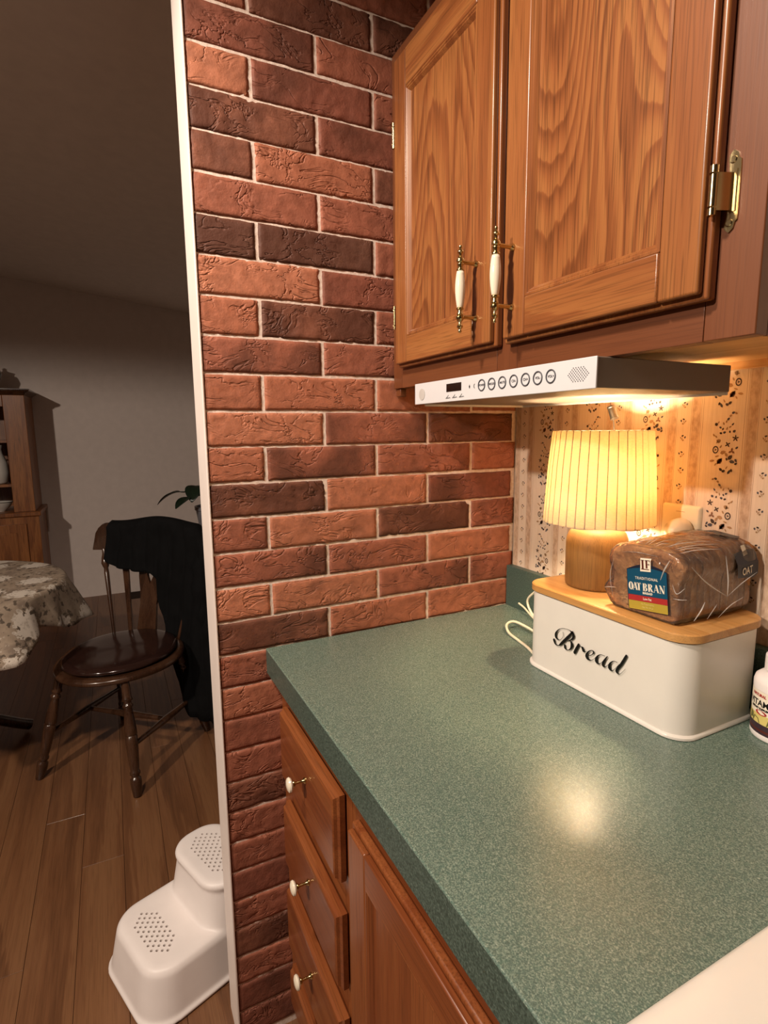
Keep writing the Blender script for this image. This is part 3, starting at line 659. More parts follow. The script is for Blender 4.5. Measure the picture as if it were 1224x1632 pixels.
# pleated shade: a folded strip, each pleat overlapping the next
bm = bmesh.new(); NP = 36; prof = []
for k in range(NP):
    a0 = 2 * math.pi * k / NP; w_ = 2 * math.pi / NP
    for f, dr in ((0.0, .0014), (.30, .0026), (.65, .0026), (.97, .0016), (.99, .0008), (.97, -.0002), (.92, -.0008), (.90, -.0016), (.92, -.0024), (.985, -.0018)): prof.append((a0 + f * w_, dr))
S0, S1 = 1.1880, 1.3490
rr = []
for z, R, kdr in ((S0, .0920, 1), (S0 + .004, .0917, 1), (S0 + .05, .0892, 1), (S0 + .10, .0862, 1), (S1 - .004, .0812, .8), (S1, .0808, .7)):
    rr.append([bm.verts.new((LX + (R + dr * kdr) * math.cos(a), LY + (R + dr * kdr) * math.sin(a), z + (.0012 * math.sin(a * 7 + z * 90) if z == S0 else 0))) for a, dr in prof])
n = len(prof)
for i in range(len(rr) - 1):
    for k in range(n): bm.faces.new((rr[i][k], rr[i][(k + 1) % n], rr[i + 1][(k + 1) % n], rr[i + 1][k]))
sh = link('shade', bm, M['shade'], lamp, smooth=True, angle=50, label='pleated cream fabric shade glowing warm')
for R, z in ((.0795, S1 - .002), (.0905, S0 + .003)):
    bm = bmesh.new(); tube(bm, [(LX + R * math.cos(2 * math.pi * k / 40), LY + R * math.sin(2 * math.pi * k / 40), z) for k in range(41)], .0012, 6); link('shade_ring', bm, M['steel'], sh, smooth=True)
for k in range(3):
    a = k * 2.094 + .4; bm = bmesh.new(); tube(bm, [(LX + .014 * math.cos(a), LY + .014 * math.sin(a), LZ + .170), (LX + .0905 * math.cos(a), LY + .0905 * math.sin(a), S0 + .003)], .0012, 6); link('shade_spoke', bm, M['steel'], sh, smooth=True)
# cord: leaves the base behind, over the lid edge, loops beside the box, lies on the counter, up to the outlet
bm = bmesh.new()
tube(bm, crv([(.372, -.066, 1.0775), (.345, -.060, 1.0745), (.315, -.056, 1.0745), (.288, -.060, 1.0745), (.262, -.072, 1.062), (.222, -.0975, 1.030), (.186, -.098, 1.002), (.170, -.098, .982), (.182, -.1, .962), (.215, -.105, .945), (.255, -.125, .930), (.281, -.15, .9185)], 8), .0026, 8)
cordo = link('cord', bm, M['cord'], lamp, smooth=True)
bm = bmesh.new()
tube(bm, crv([(.283, -.178, .9172), (.250, -.166, .9172), (.212, -.158, .9175), (.172, -.150, .9195), (.146, -.134, .926), (.148, -.115, .930), (.180, -.105, .925), (.225, -.105, .919), (.270, -.125, .9172)], 8), .0028, 8)
tube(bm, crv([(.062, -.030, .935), (.085, -.032, .930), (.130, -.045, .922), (.19, -.060, .9172), (.255, -.065, .9172)], 8), .0022, 8)
link('cord', bm, M['cord'], lamp, smooth=True)
bm = bmesh.new(); tube(bm, crv([(.460, -.0470, 1.172), (.448, -.046, 1.150), (.436, -.034, 1.12), (.42, -.018, 1.08), (.42, -.0105, 1.03)], 8), .0024, 8)
link('cord', bm, M['cord'], lamp, smooth=True)
bm = bmesh.new()
lathe(bm, [(.021, -.0125), (.0215, -.017), (.0205, -.028), (.017, -.037), (.010, -.043), (.004, -.0475)], (.458, 0, 1.177), 18, 'y')
link('plug', bm, M['bone'], lamp, smooth=True, label='round ivory plug in the outlet')

# ================================================================== OUTLET
ou = empty('wall_outlet', (.4485, -.004, 1.105), 'almond plastic wall outlet on the wallpaper behind the bread', 'outlet')
bm = bmesh.new(); rings = []
for ins, y in ((0, -.0008), (.0006, -.0035), (.003, -.0062), (.0045, -.0066)):
    rings.append([(x, y, z) for x, z in rrect(.0735 - 2 * ins, .117 - 2 * ins, .004, 3, .4485, 1.1615)])
loft(bm, rings); link('plate', bm, M['bone'], ou, smooth=True, angle=40)
for zc_ in (1.182, 1.141):
    bm = bmesh.new(); rings = []
    for ins, y in ((0, -.0064), (0, -.0078), (.0008, -.0082)): rings.append([(x, y, z) for x, z in rrect(.034 - 2 * ins, .029 - 2 * ins, .012, 5, .4485, zc_)])
    loft(bm, rings); r_ = link('receptacle', bm, M['bone'], ou, smooth=True, angle=40)
bm = bmesh.new(); lathe(bm, [(.0028, -.0066), (.0025, -.0076), (.001, -.0079)], (.4485, 0, 1.1615), 12, 'y'); link('screw', bm, M['brass'], ou, smooth=True)
bm = bmesh.new(); text_bm(bm, 'UL', plane_mat((.452, -.0068, 1.209), (1, 0, 0), (0, 0, 1)), .004) if False else box(bm, .441, .457, -.0069, -.0065, 1.2075, 1.2082)
link('molded_line', bm, M['print_tan'], ou)

# ================================================================== UNDER-CABINET RADIO
ra = empty('clock_radio', (.352, -.227, 1.402), 'slim white clock radio mounted under the oak wall cabinet', 'radio')
RX0, RX1, RY0, RY1, RZ0, RZ1 = .132, .5725, -.358, -.095, 1.4022, 1.4394
link('body', bx(RX0, RX1, RY0 + .003, RY1, RZ0, RZ1), M['housing'], ra, bevel=.0012)
link('front_panel', bx(RX0 - .0006, RX1 + .0006, RY0, RY0 + .0028, RZ0 - .001, RZ1 + .0003), M['radio_white'], ra, bevel=.0008)
bm = bmesh.new(); box(bm, RX0 + .002, RX1 - .002, RY1 - .004, RY1, RZ0 - .004, RZ0 - .0002); box(bm, RX0 + .002, RX0 + .006, RY0 + .02, RY1 - .004, RZ0 - .004, RZ0 - .0002)
link('bottom_rim', bm, M['radio_white'], ra)
link('display', bx(.2425, .2875, RY0 - .0006, RY0 - .0001, 1.4180, 1.4315), M['dark_plastic'], ra)
bm = bmesh.new(); lathe(bm, [(.0105, RY0 - .0008), (.0105, RY0 - .0001)], (.1585, 0, 1.4190), 28, 'y'); link('sensor_window', bm, plain('sensor_grey', '#c3bfba', .5), ra)
BT = (('POWER', .344), ('MODE', .3695), ('MUTE', .395), ('CH-', .421), ('CH+', .4465), ('VOL-', .4715), ('VOL+', .4965))
for s, x in BT:
    bm = bmesh.new(); lathe(bm, [(.0075, RY0 - .0003), (.0093, RY0 - .0003), (.0093, RY0 - .0010), (.0086, RY0 - .0014), (.0078, RY0 - .0012), (.0075, RY0 - .0003)], (x, 0, 1.4222), 28, 'y', caps=False)
    b = link('button', bm, M['grey_print'], ra, smooth=True)
    bm = bmesh.new(); text_bm(bm, s, plane_mat((x, RY0 - .0004, 1.4222), (1, 0, 0), (0, 0, 1)), .0048 if len(s) > 3 else .0054, sx=.85 if len(s) == 5 else 1, bold=.0001)
    link('lettering', bm, M['grey_print'], b)
bm = bmesh.new()
for i in range(-5, 6):
    for j in range(-5, 6):
        x, z = .5445 + (i - j) * .0021, 1.4203 + (i + j) * .0021
        if ((x - .5445) / .0185) ** 2 + ((z - 1.4203) / .0095) ** 2 < 1:
            bm.faces.new([bm.verts.new((x + .00085 * math.cos(q * math.pi / 3), RY0 - .0003, z + .00085 * math.sin(q * math.pi / 3))) for q in range(6)])
link('speaker_holes', bm, M['grey_print'], ra, kind='stuff')
bm = bmesh.new()
bm.faces.new([bm.verts.new((.311 + p, RY0 - .0003, 1.4222 + q)) for p, q in ((0, .0035), (.0018, 0), (0, -.0035), (-.0018, 0))])
mo = [(.0030 * math.cos(a), .0036 * math.sin(a)) for a in [math.pi * (.5 + k / 8) for k in range(9)]]; mi_ = [(.0012 + .0022 * math.cos(a) - .0006, .0030 * math.sin(a)) for a in [math.pi * (1.5 - k / 8) for k in range(9)]]
bm.faces.new([bm.verts.new((.3255 + p, RY0 - .0003, 1.4222 + q)) for p, q in mo + mi_])
for k in range(3):                                                 # three small script marks under the display
    x = .2465 + k * .0205
    tube(bm, [(x - .005, RY0 - .0004, 1.4072), (x + .001, RY0 - .0004, 1.4110), (x + .002, RY0 - .0004, 1.4125)], .00035, 4)
    tube(bm, [(x - .006, RY0 - .0004, 1.4070), (x - .003, RY0 - .0004, 1.4078), (x - .001, RY0 - .0004, 1.4070), (x + .001, RY0 - .0004, 1.4080), (x + .003, RY0 - .0004, 1.4072), (x + .0055, RY0 - .0004, 1.4082), (x + .008, RY0 - .0004, 1.4074)], .00045, 4)
link('printed_marks', bm, M['black'], ra)
bm = bmesh.new(); tube(bm, crv([(.322, -.088, 1.418), (.322, -.07, 1.412), (.3235, -.052, 1.404), (.326, -.05, 1.394), (.330, -.05, 1.38), (.334, -.05, 1.364), (.336, -.05, 1.345), (.336, -.05, 1.335)], 6), .0009, 6)
aw = link('antenna_wire', bm, M['steel'], ra, smooth=True)
bm = bmesh.new(); ax = Vector((.012, 0, -.03)).normalized(); p0 = Vector((.3262, -.05, 1.3935)); p1 = p0 + ax * .026
tube(bm, [p0, p0 + ax * .0006, p0 + ax * .004, p0 + ax * .0045, p1 - ax * .0045, p1 - ax * .004, p1 - ax * .0006, p1], [.004, .0076, .0076, .0070, .0070, .0076, .0076, .004], 16)
link('wire_weight', bm, M['steel'], aw, smooth=True, angle=40, label='small grey metal cylinder on the hanging wire')

# ================================================================== BREAD LOAF in its bag
lo = empty('bread_loaf', (.522, -.10, 1.0716), 'sliced oat bran loaf in clear bag lying on the bamboo lid', 'bread')
def loaf_profile(cx, zb, s=1.0, n=4):
    half = [(0, 0), (.030, 0), (.050, .0012), (.0565, .006), (.0575, .016), (.0570, .036), (.0565, .052), (.0585, .060), (.0615, .067), (.0625, .076), (.0595, .086), (.051, .0935), (.036, .0975), (.018, .0990), (0, .0995)]
    P = [(cx + x * s, zb + z * (1 + (s - 1))) for x, z in half] + [(cx - x * s, zb + z * s) for x, z in half[-2:0:-1]]
    return P
CXL, ZBL = .5225, 1.0738
srng = random.Random(4)
ys = [-.183 + .0140 * k for k in range(12)]
for k, y in enumerate(ys):
    bm = bmesh.new(); s = 1 + srng.uniform(-.012, .008); dx = srng.uniform(-.001, .001); T = .0136
    hk = 1.02 + .075 * k / 11; P0 = [(x, ZBL + (z - ZBL) * hk) for x, z in loaf_profile(CXL + dx, ZBL, s * (.97 if k == 0 else .985))]; P1 = [(x, ZBL + (z - ZBL) * hk) for x, z in loaf_profile(CXL + dx, ZBL, s)]
    rings = [[(x, y, z) for x, z in P0], [(x, y + .0016, z) for x, z in P1], [(x, y + T - .0016, z) for x, z in P1], [(x, y + T, z) for x, z in P0]]
    rr_ = loft(bm, rings, mis=[1 if k else 0, 0, 0] if False else None)
    bm.faces.ensure_lookup_table()
    for f in bm.faces:
        if len(f.verts) > 8: f.material_index = 0 if k == 0 else 1
    link('slice', bm, [M['crust'], M['crumb']], lo, smooth=True, angle=50)
# the bag: thin film around the loaf, pulled out at the lower front corner and gathered at the back
bm = bmesh.new(); rings = []
NB = 64
base_p = loaf_profile(CXL, ZBL - .0018, 1.035)
def resample(P, n):
    P = P + [P[0]]; d = [0]
    for a, b in zip(P, P[1:]): d.append(d[-1] + math.hypot(b[0] - a[0], b[1] - a[1]))
    o = []; j = 0
    for k in range(n):
        t_ = d[-1] * k / n
        while d[j + 1] < t_: j += 1
        f = (t_ - d[j]) / (d[j + 1] - d[j]); o.append((P[j][0] + (P[j + 1][0] - P[j][0]) * f, P[j][1] + (P[j + 1][1] - P[j][1]) * f))
    return o
BP = resample(base_p, NB)
for y, sc_, am in ((-.1868, .02, 0), (-.1870, .5, .0002), (-.1872, .86, .0003), (-.1870, .965, .0008), (-.1850, 1.0, .0015), (-.178, 1.012, .0025), (-.165, 1.014, .003), (-.150, 1.012, .003), (-.135, 1.012, .003), (-.120, 1.015, .003), (-.100, 1.012, .003), (-.080, 1.012, .003), (-.060, 1.014, .003), (-.040, 1.016, .003), (-.025, 1.005, .003), (-.016, .96, .003), (-.0125, .80, .003), (-.0115, .4, .001), (-.011, .02, 0)):
    ring = []
    cx_, cz_ = CXL, ZBL + .047
    for k, (x, z) in enumerate(BP):
        d_ = mnoise.noise(Vector((x * 60, y * 26, z * 60))) + .7 * mnoise.noise(Vector((x * 130 + y * 120, y * 60, z * 130)))
        X = cx_ + (x - cx_) * sc_; Zz = cz_ + (z - cz_) * sc_ * (1 if z < cz_ else 1.03 + .14 * (y + .187) / .17)
        nx, nz = x - cx_, z - cz_; L_ = math.hypot(nx, nz); X += nx / L_ * am * (d_ + .35) ; Zz += nz / L_ * am * (d_ + .35)
        if y < -.14 and sc_ > .9 and x < cx_ - .05: X -= .013 * math.exp(-((z - 1.098) / .014) ** 2) * (1 if y < -.165 else .5)
        ring.append((X, y, max(Zz, 1.0722)))
    rings.append(ring)
loft(bm, rings); bag = link('bag', bm, M['bag'], lo, smooth=True, angle=180, label='clear crinkled plastic bag')
# crease ridges in whitened film; their colour stands in for glints
crng = random.Random(21)
CR = [([(.590, -.176, 1.160), (.5925, -.150, 1.138), (.5935, -.120, 1.120), (.5925, -.092, 1.106)], .0009), ([(.5925, -.092, 1.106), (.5935, -.096, 1.135), (.590, -.100, 1.168)], .0009), ([(.5925, -.092, 1.106), (.593, -.060, 1.122), (.592, -.022, 1.134)], .0007),
      ([(.566, -.1890, 1.166), (.559, -.1892, 1.152), (.553, -.1892, 1.134)], .0011), ([(.572, -.1888, 1.132), (.579, -.188, 1.120), (.588, -.183, 1.130)], .0006), ([(.592, -.165, 1.080), (.594, -.154, 1.094), (.594, -.146, 1.106)], .0010), ([(.453, -.188, 1.098), (.463, -.188, 1.101), (.474, -.188, 1.103)], .0007), ([(.575, -.189, 1.112), (.584, -.187, 1.1125), (.590, -.180, 1.113)], .0006),
      ([(.470, -.187, 1.085), (.462, -.187, 1.12), (.468, -.187, 1.150)], .0005), ([(.482, -.186, 1.162), (.510, -.1865, 1.1665), (.545, -.1865, 1.167)], .0006), ([(.592, -.135, 1.078), (.594, -.118, 1.098)], .0006), ([(.592, -.11, 1.076), (.594, -.085, 1.092), (.593, -.05, 1.1)], .0006)]
for k in range(13):
    x = .478 + .0075 * k + crng.uniform(-.003, .003); y = -.178 + crng.uniform(0, .012); zt = 1.1775 - .35 * max(0, abs(x - .522) - .03); L_ = crng.uniform(.02, .075); sl = crng.uniform(-.25, .45)
    CR.append(([(x, y, zt), (x + L_ * .4 * sl, y + L_ * .5, zt + .0035 + .035 * L_), (x + L_ * sl, y + L_, zt + .0030 + .07 * L_)], crng.uniform(.0004, .0009)))
for P, r0 in CR:
    bm = bmesh.new(); q = crv(P, 5); tube(bm, q, [r0 * (.25 + .75 * math.sin(math.pi * i / (len(q) - 1))) for i in range(len(q))], 5); link('bag_crease_glint', bm, M['bag_glint'], bag, smooth=True)
# front label (slightly tilted), laid out in its own plane
ang = math.radians(7.2); LM = plane_mat((.5315, -.1884, 1.1135), (math.cos(ang), 0, math.sin(ang)), (-math.sin(ang), 0, math.cos(ang)))
def lab(bm, pts, mi, dn=0): bm.faces.new([bm.verts.new(LM @ Vector((x, y, dn))) for x, y in pts]).material_index = mi
def arc(x0, x1, y, h, n=10): return [(x0 + (x1 - x0) * k / n, y + h * math.sin(math.pi * k / n)) for k in range(n + 1)]
bm = bmesh.new(); W = .0345
lab(bm, [(-W, -.0325), (W, -.0325), (W, .0292)] + arc(W, -W, .0292, .0090)[1:], 1, 0)
lab(bm, [(-W + .0008, -.0095), (W - .0008, -.0095), (W - .0008, .0285)] + arc(W - .0008, -W + .0008, .0285, .0045)[1:], 0, .0002)
lab(bm, [(-W + .0012, -.0185), (W - .0012, -.0185), (W - .0012, -.0098), (-W + .0012, -.0098)], 2, .0002)
lab(bm, [(-W + .0012, -.0318), (W - .0012, -.0318), (W - .0012, -.0187), (-W + .0012, -.0187)], 3, .0002)
lb = link('label', bm, [M['lab_blue'], M['lab_navy'], M['lab_red'], M['lab_gold']], lo, label='blue, red and gold oat bran bread label', recalc=False)
bm = bmesh.new()
def on(x, y, dn=.0005): return LM @ Matrix.Translation((x, y, dn))
text_bm(bm, 'TRADITIONAL', on(0, .0165), .0058, 0, .9, .00005, spacing=1.2)
text_bm(bm, 'BREAD', on(.001, -.0055), .0042, 0, 1.1, .00025, spacing=1.25)
text_bm(bm, 'Low Fat', on(0, -.0142), .0052, 0, .85, .0001)
text_bm(bm, 'No Preservatives', on(0, -.0222), .0040, 1, .8, .00005); text_bm(bm, 'Net Wt 24 oz', on(0, -.0272), .0040, 1, .8, .00005)
# OAT BRAN in thick-and-thin capitals
def stroke(pts, wd, x0, y0, s, mi=0):
    for (a, b), wv in zip(zip(pts, pts[1:]), wd):
        a = Vector(a); b = Vector(b); t_ = (b - a); q = Vector((wv / 2, 0)) if abs(t_.y) > abs(t_.x) * .5 else Vector((0, wv / 2))
        bm.faces.new([bm.verts.new(LM @ Vector((x0 + p.x * s, y0 + p.y * s, .0006))) for p in (a - q, a + q, b + q, b - q)]).material_index = mi
def oval(cx, cy, rx, ry, x0, y0, s, thick=.26, thin=.05, a0=0, a1=360):
    n = 20; P = []
    for k in range(n + 1):
        a = math.radians(a0 + (a1 - a0) * k / n); P.append(((cx + rx * math.cos(a)), (cy + ry * math.sin(a)), (cx + (rx - thick) * math.cos(a)), (cy + (ry - thin) * math.sin(a))))
    for p, q in zip(P, P[1:]): bm.faces.new([bm.verts.new(LM @ Vector((x0 + x * s, y0 + y * s, .0006))) for x, y in ((p[0], p[1]), (q[0], q[1]), (q[2], q[3]), (p[2], p[3]))])
def glyph(c, x0, y0, s):
    if c == 'O': oval(.36, .5, .36, .52, x0, y0, s)
    if c == 'A': stroke([(.06, 0), (.36, 1)], [.05], x0, y0, s); stroke([(.36, 1), (.64, 0)], [.22], x0, y0, s); stroke([(.16, .3), (.52, .3)], [.05], x0, y0, s); stroke([(-.04, .02), (.16, .02)], [.05], x0, y0, s); stroke([(.48, .02), (.78, .02)], [.05], x0, y0, s)
    if c == 'T': stroke([(.32, 0), (.32, 1)], [.24], x0, y0, s); stroke([(0, .97), (.64, .97)], [.07], x0, y0, s); stroke([(.03, .75), (.03, 1)], [.04], x0, y0, s); stroke([(.61, .75), (.61, 1)], [.04], x0, y0, s); stroke([(.14, .02), (.5, .02)], [.05], x0, y0, s)
    if c in 'BR':
        stroke([(.17, 0), (.17, 1)], [.24], x0, y0, s); stroke([(0, .02), (.34, .02)], [.05], x0, y0, s); stroke([(0, .98), (.34, .98)], [.05], x0, y0, s)
        oval(.32, .755, .30, .245, x0, y0, s, .2, .06, 90, -90)
        if c == 'B': oval(.34, .265, .33, .265, x0, y0, s, .22, .06, 90, -90)
        else: stroke([(.36, .5), (.62, 0)], [.22], x0, y0, s); stroke([(.56, .02), (.8, .02)], [.05], x0, y0, s)
    if c == 'N': stroke([(.12, 0), (.12, 1)], [.05], x0, y0, s); stroke([(.10, 1), (.62, 0)], [.24], x0, y0, s); stroke([(.66, 0), (.66, 1)], [.05], x0, y0, s); stroke([(0, .02), (.26, .02)], [.05], x0, y0, s); stroke([(.54, .98), (.8, .98)], [.05], x0, y0, s)
for c, x in zip('OATBRAN', (-.0318, -.0245, -.0172, -.0068, .0022, .0118, .0213)): glyph(c, x, -.0022, .0118)
link('lettering', bm, [M['lab_cream'], M['lab_yellow']], lb, recalc=False)
bm = bmesh.new()
bm.faces.new([bm.verts.new(LM @ Vector((x, y, .0009))) for x, y in ((-.0095, .0275), (.0085, .0278), (.0092, .0440), (.0110, .0478), (-.0080, .0478))]).material_index = 0
def bar(pts, mi=1): bm.faces.new([bm.verts.new(LM @ Vector((x, y, .0012))) for x, y in pts]).material_index = mi
bar([(-.0062, .0450), (-.0030, .0450), (-.0030, .0312), (-.0062, .0312)]); bar([(-.0074, .0450), (-.0018, .0450), (-.0018, .0441), (-.0074, .0441)]); bar([(-.0074, .0305), (.0062, .0305), (.0062, .0317), (-.0074, .0317)])
bar([(.0006, .0450), (.0036, .0450), (.0036, .0328), (.0006, .0328)]); bar([(-.0004, .0450), (.0082, .0450), (.0078, .0440), (-.0004, .0440)]); bar([(.0070, .0450), (.0082, .0450), (.0078, .0418), (.0070, .0428)]); bar([(.0032, .0392), (.0068, .0392), (.0068, .0382), (.0032, .0382)]); bar([(.0060, .0402), (.0068, .0402), (.0068, .0372), (.0060, .0372)])
link('emblem', bm, [M['lab_cream'], M['lab_brown']], lb, label='cream square emblem with brown letters LF', recalc=False)
# second label at the back corner of the bag, wrapping over the top
bm = bmesh.new()
P = [(-.072, 1.166), (-.060, 1.172), (-.020, 1.170), (-.018, 1.132), (-.030, 1.127), (-.068, 1.130)]
lx = lambda z: .5912 - max(0, z - 1.148) * .38
rows_ = [[(-.068, 1.130), (-.030, 1.127), (-.018, 1.132)], [(-.070, 1.150), (-.045, 1.150), (-.0185, 1.150)], [(-.072, 1.166), (-.046, 1.170), (-.020, 1.169)]]
vv = [[bm.verts.new((lx(z), y, z)) for y, z in r] for r in rows_]
for i in range(2):
    for j in range(2): bm.faces.new((vv[i][j], vv[i][j + 1], vv[i + 1][j + 1], vv[i + 1][j])).material_index = 0
bm.faces.new([bm.verts.new((lx(z) + .0006, y, z)) for y, z in ((-.052, 1.176), (-.042, 1.177), (-.040, 1.163), (-.051, 1.161))]).material_index = 1
text_bm(bm, 'OAT', plane_mat((.5918, -.046, 1.139), (0, 1, .12), (0, -.12, 1)), .016, 1, .75, .0003)
link('label', bm, [M['lab_navy'], M['lab_cream']], lo, label='dark blue label on the far side of the bag', recalc=False); bm = bmesh.new()
vs = [bm.verts.new(p) for p in ((.515, -.040, 1.1880), (.545, -.042, 1.1870), (.566, -.034, 1.1830), (.560, -.018, 1.1830), (.520, -.018, 1.1870))]; bm.faces.new(vs).material_index = 0
link('label', bm, [M['lab_navy'], M['lab_cream']], lo, label='dark blue label end on top of the bag', recalc=False)

# ================================================================== SUPPLEMENT BOTTLE
CXB, CYB = .6655, -.0620
sb = empty('supplement_bottle', (CXB, CYB, .9142), 'white vitamin bottle standing right of the bread box', 'bottle')
bm = bmesh.new(); RB = .0375
lathe(bm, [(.030, .9142), (.0365, .9152), (RB, .9175), (RB, .9225), (RB - .0006, .9230), (RB - .0006, .9850), (RB, .9856), (RB, .9950), (.0358, 1.0010), (.031, 1.0055), (.024, 1.0078), (.0215, 1.0090), (.0215, 1.0135)], (CXB, CYB, 0), 40)
link('body', bm, M['white_plastic'], sb, smooth=True, angle=40)
bm = bmesh.new(); rings = []
for r, z in ((.0250, 1.0115), (.0262, 1.0122), (.0262, 1.0325), (.0245, 1.0350), (.018, 1.0356)):
    rings.append([(CXB + (r - (.0005 if (k % 2 and 1.012 < z < 1.033) else 0)) * math.cos(2 * math.pi * k / 72), CYB + (r - (.0005 if (k % 2 and 1.012 < z < 1.033) else 0)) * math.sin(2 * math.pi * k / 72), z) for k in range(72)])
loft(bm, rings); link('cap', bm, M['white_plastic'], sb, smooth=True, angle=30)
bm = bmesh.new(); lathe(bm, [(RB, .9232), (RB, .9270), (RB, .9300), (RB, .9380), (RB, .9520), (RB, .9640), (RB, .9848)], (CXB, CYB, 0), 48, mis=[0, 1, 0, 2, 3, 3], caps=False)
lb2 = link('label', bm, [M['lab_plum'], M['lab_brown'], M['lab_yellow'], M['lab_cream']], sb, smooth=True, label='cream, yellow and plum wrap label')
bm = bmesh.new()
def wrap(bm2, th0, z0, r):
    for v in bm2.verts:
        th = th0 + v.co.x / r; v.co = Vector((CXB + (r + v.co.z) * math.cos(th), CYB + (r + v.co.z) * math.sin(th), z0 + v.co.y))
th = math.atan2(-.891 + .062, 1.0675 - .6655) - .72
for s, z, size, mi, dth in (('VITAMIN', .9675, .0125, 0, 0), ('NATURAL', .9790, .0055, 1, -.15), ('DIETARY SUPPLEMENT', .9600, .0038, 0, 0)):
    b2 = bmesh.new(); text_bm(b2, s, Matrix.Identity(4), size, mi, .95, .0003)
    for it in range(2): bmesh.ops.subdivide_edges(b2, edges=[e for e in b2.edges if e.calc_length() > .003], cuts=1)
    wrap(b2, th + dth, z, RB + .0003); me_ = bpy.data.meshes.new('t'); b2.to_mesh(me_); b2.free(); bm.from_mesh(me_); bpy.data.meshes.remove(me_)
b2 = bmesh.new(); b2.faces.new([b2.verts.new((.009 * math.cos(q * math.pi / 8), .0035 * math.sin(q * math.pi / 8), 0)) for q in range(16)]).material_index = 1
wrap(b2, th, .9545, RB + .0004); me_ = bpy.data.meshes.new('t'); b2.to_mesh(me_); b2.free(); bm.from_mesh(me_); bpy.data.meshes.remove(me_)
for dth, w_, zt in ((-.45, .010, .951), (-.2, .014, .947), (.4, .012, .95), (-.75, .012, .957)):
    b2 = bmesh.new(); b2.faces.new([b2.verts.new((x, y, 0)) for x, y in ((-w_ / 2, 0), (w_ / 2, 0), (w_ * .3, zt - .940), (-w_ * .25, zt - .938))]).material_index = 2
    wrap(b2, th + dth, .9385, RB + .0002); me_ = bpy.data.meshes.new('t'); b2.to_mesh(me_); b2.free(); bm.from_mesh(me_); bpy.data.meshes.remove(me_)
link('lettering', bm, [M['black'], M['lab_red'], M['lab_olive']], lb2)

# ================================================================== STEP STOOL (dining side of the brick wall)
ss_rz = math.atan2(.345, .94)
st = empty('step_stool', (-.293, -.801, 0), 'white plastic two step stool with perforated treads by the white trim', 'step stool', rz=ss_rz)
# local axes: +x along the width (towards the wall end), -y to the front
def soft(w0, d0, cy0, r): return rrect(w0, d0, r, 8, 0, cy0)
bm = bmesh.new()
lowr = [[(x, y, z) for x, y in soft(w_, d_, cy_, r_)] for w_, d_, cy_, r_, z in ((.300, .345, 0, .075, 0.001), (.300, .345, 0, .075, .010), (.286, .331, 0, .072, .014), (.272, .318, .001, .07, .060), (.258, .304, .003, .068, .112), (.246, .292, .004, .064, .122), (.226, .272, .004, .055, .1255))]
loft(bm, lowr)
upr = [[(x, y, z) for x, y in soft(w_, d_, cy_, r_)] for w_, d_, cy_, r_, z in ((.278, .182, .080, .07, .020), (.258, .168, .084, .066, .124), (.236, .150, .090, .062, .215), (.244, .156, .088, .064, .228), (.240, .152, .088, .064, .236), (.222, .134, .088, .055, .2405))]
loft(bm, upr)
so = link('body', bm, M['white_plastic'], st, local=True, smooth=True, angle=180)
r_ = so.modifiers.new('remesh', 'REMESH'); r_.mode = 'VOXEL'; r_.voxel_size = .0034; r_.use_smooth_shade = True
sm = so.modifiers.new('smooth', 'SMOOTH'); sm.factor = .5; sm.iterations = 14
dg = bpy.context.evaluated_depsgraph_get(); dg.update()
me = bpy.data.meshes.new_from_object(so.evaluated_get(dg)); so.modifiers.clear(); so.data = me
for p in me.polygons: p.use_smooth = True
hb = bmesh.new()
def holes(z, cy, nx, ny, test):
    for i in range(-nx, nx + 1):
        for j in range(-ny, ny + 1):
            if (i + j) % 2: continue
            x, y = i * .0092, cy + j * .0092
            if test(x, y - cy): lathe(hb, [(.0036, z - .016), (.0036, z + .01)], (x, y, 0), 8)
holes(.1255, -.085, 9, 5, lambda x, y: abs(x) < .076 and abs(y) < .030 and abs(x) + abs(y) < .088)
holes(.2405, .088, 9, 5, lambda x, y: abs(x) < .086 and abs(y) < .044 and abs(x) + abs(y) < .108)
bmesh.ops.recalc_face_normals(hb, faces=hb.faces[:])
cm = bpy.data.meshes.new('cut'); hb.to_mesh(cm); hb.free(); co = bpy.data.objects.new('cut', cm); COL.objects.link(co); co.parent = st
bo = so.modifiers.new('holes', 'BOOLEAN'); bo.operation = 'DIFFERENCE'; bo.object = co
try: bo.solver = 'MANIFOLD'
except Exception: bo.solver = 'FLOAT'
dg = bpy.context.evaluated_depsgraph_get(); dg.update()
me = bpy.data.meshes.new_from_object(so.evaluated_get(dg)); so.modifiers.clear(); so.data = me; bpy.data.objects.remove(co)
for p in me.polygons: p.use_smooth = True
me.set_sharp_from_angle(angle=math.radians(50))
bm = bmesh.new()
def hole_shade_discs(z, cy, nx, ny, test):
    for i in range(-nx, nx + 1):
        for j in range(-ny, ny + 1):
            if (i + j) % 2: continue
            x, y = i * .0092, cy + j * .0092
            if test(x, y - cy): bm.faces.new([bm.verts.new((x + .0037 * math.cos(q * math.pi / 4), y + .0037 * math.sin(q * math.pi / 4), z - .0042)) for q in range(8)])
hole_shade_discs(.1255, -.085, 9, 5, lambda x, y: abs(x) < .076 and abs(y) < .030 and abs(x) + abs(y) < .088)
hole_shade_discs(.2405, .088, 9, 5, lambda x, y: abs(x) < .086 and abs(y) < .044 and abs(x) + abs(y) < .108)
link('tread_hole_shade', bm, M['hole_shade'], st, local=True, kind='stuff')  # dark discs set in the cut holes to stand in for shade

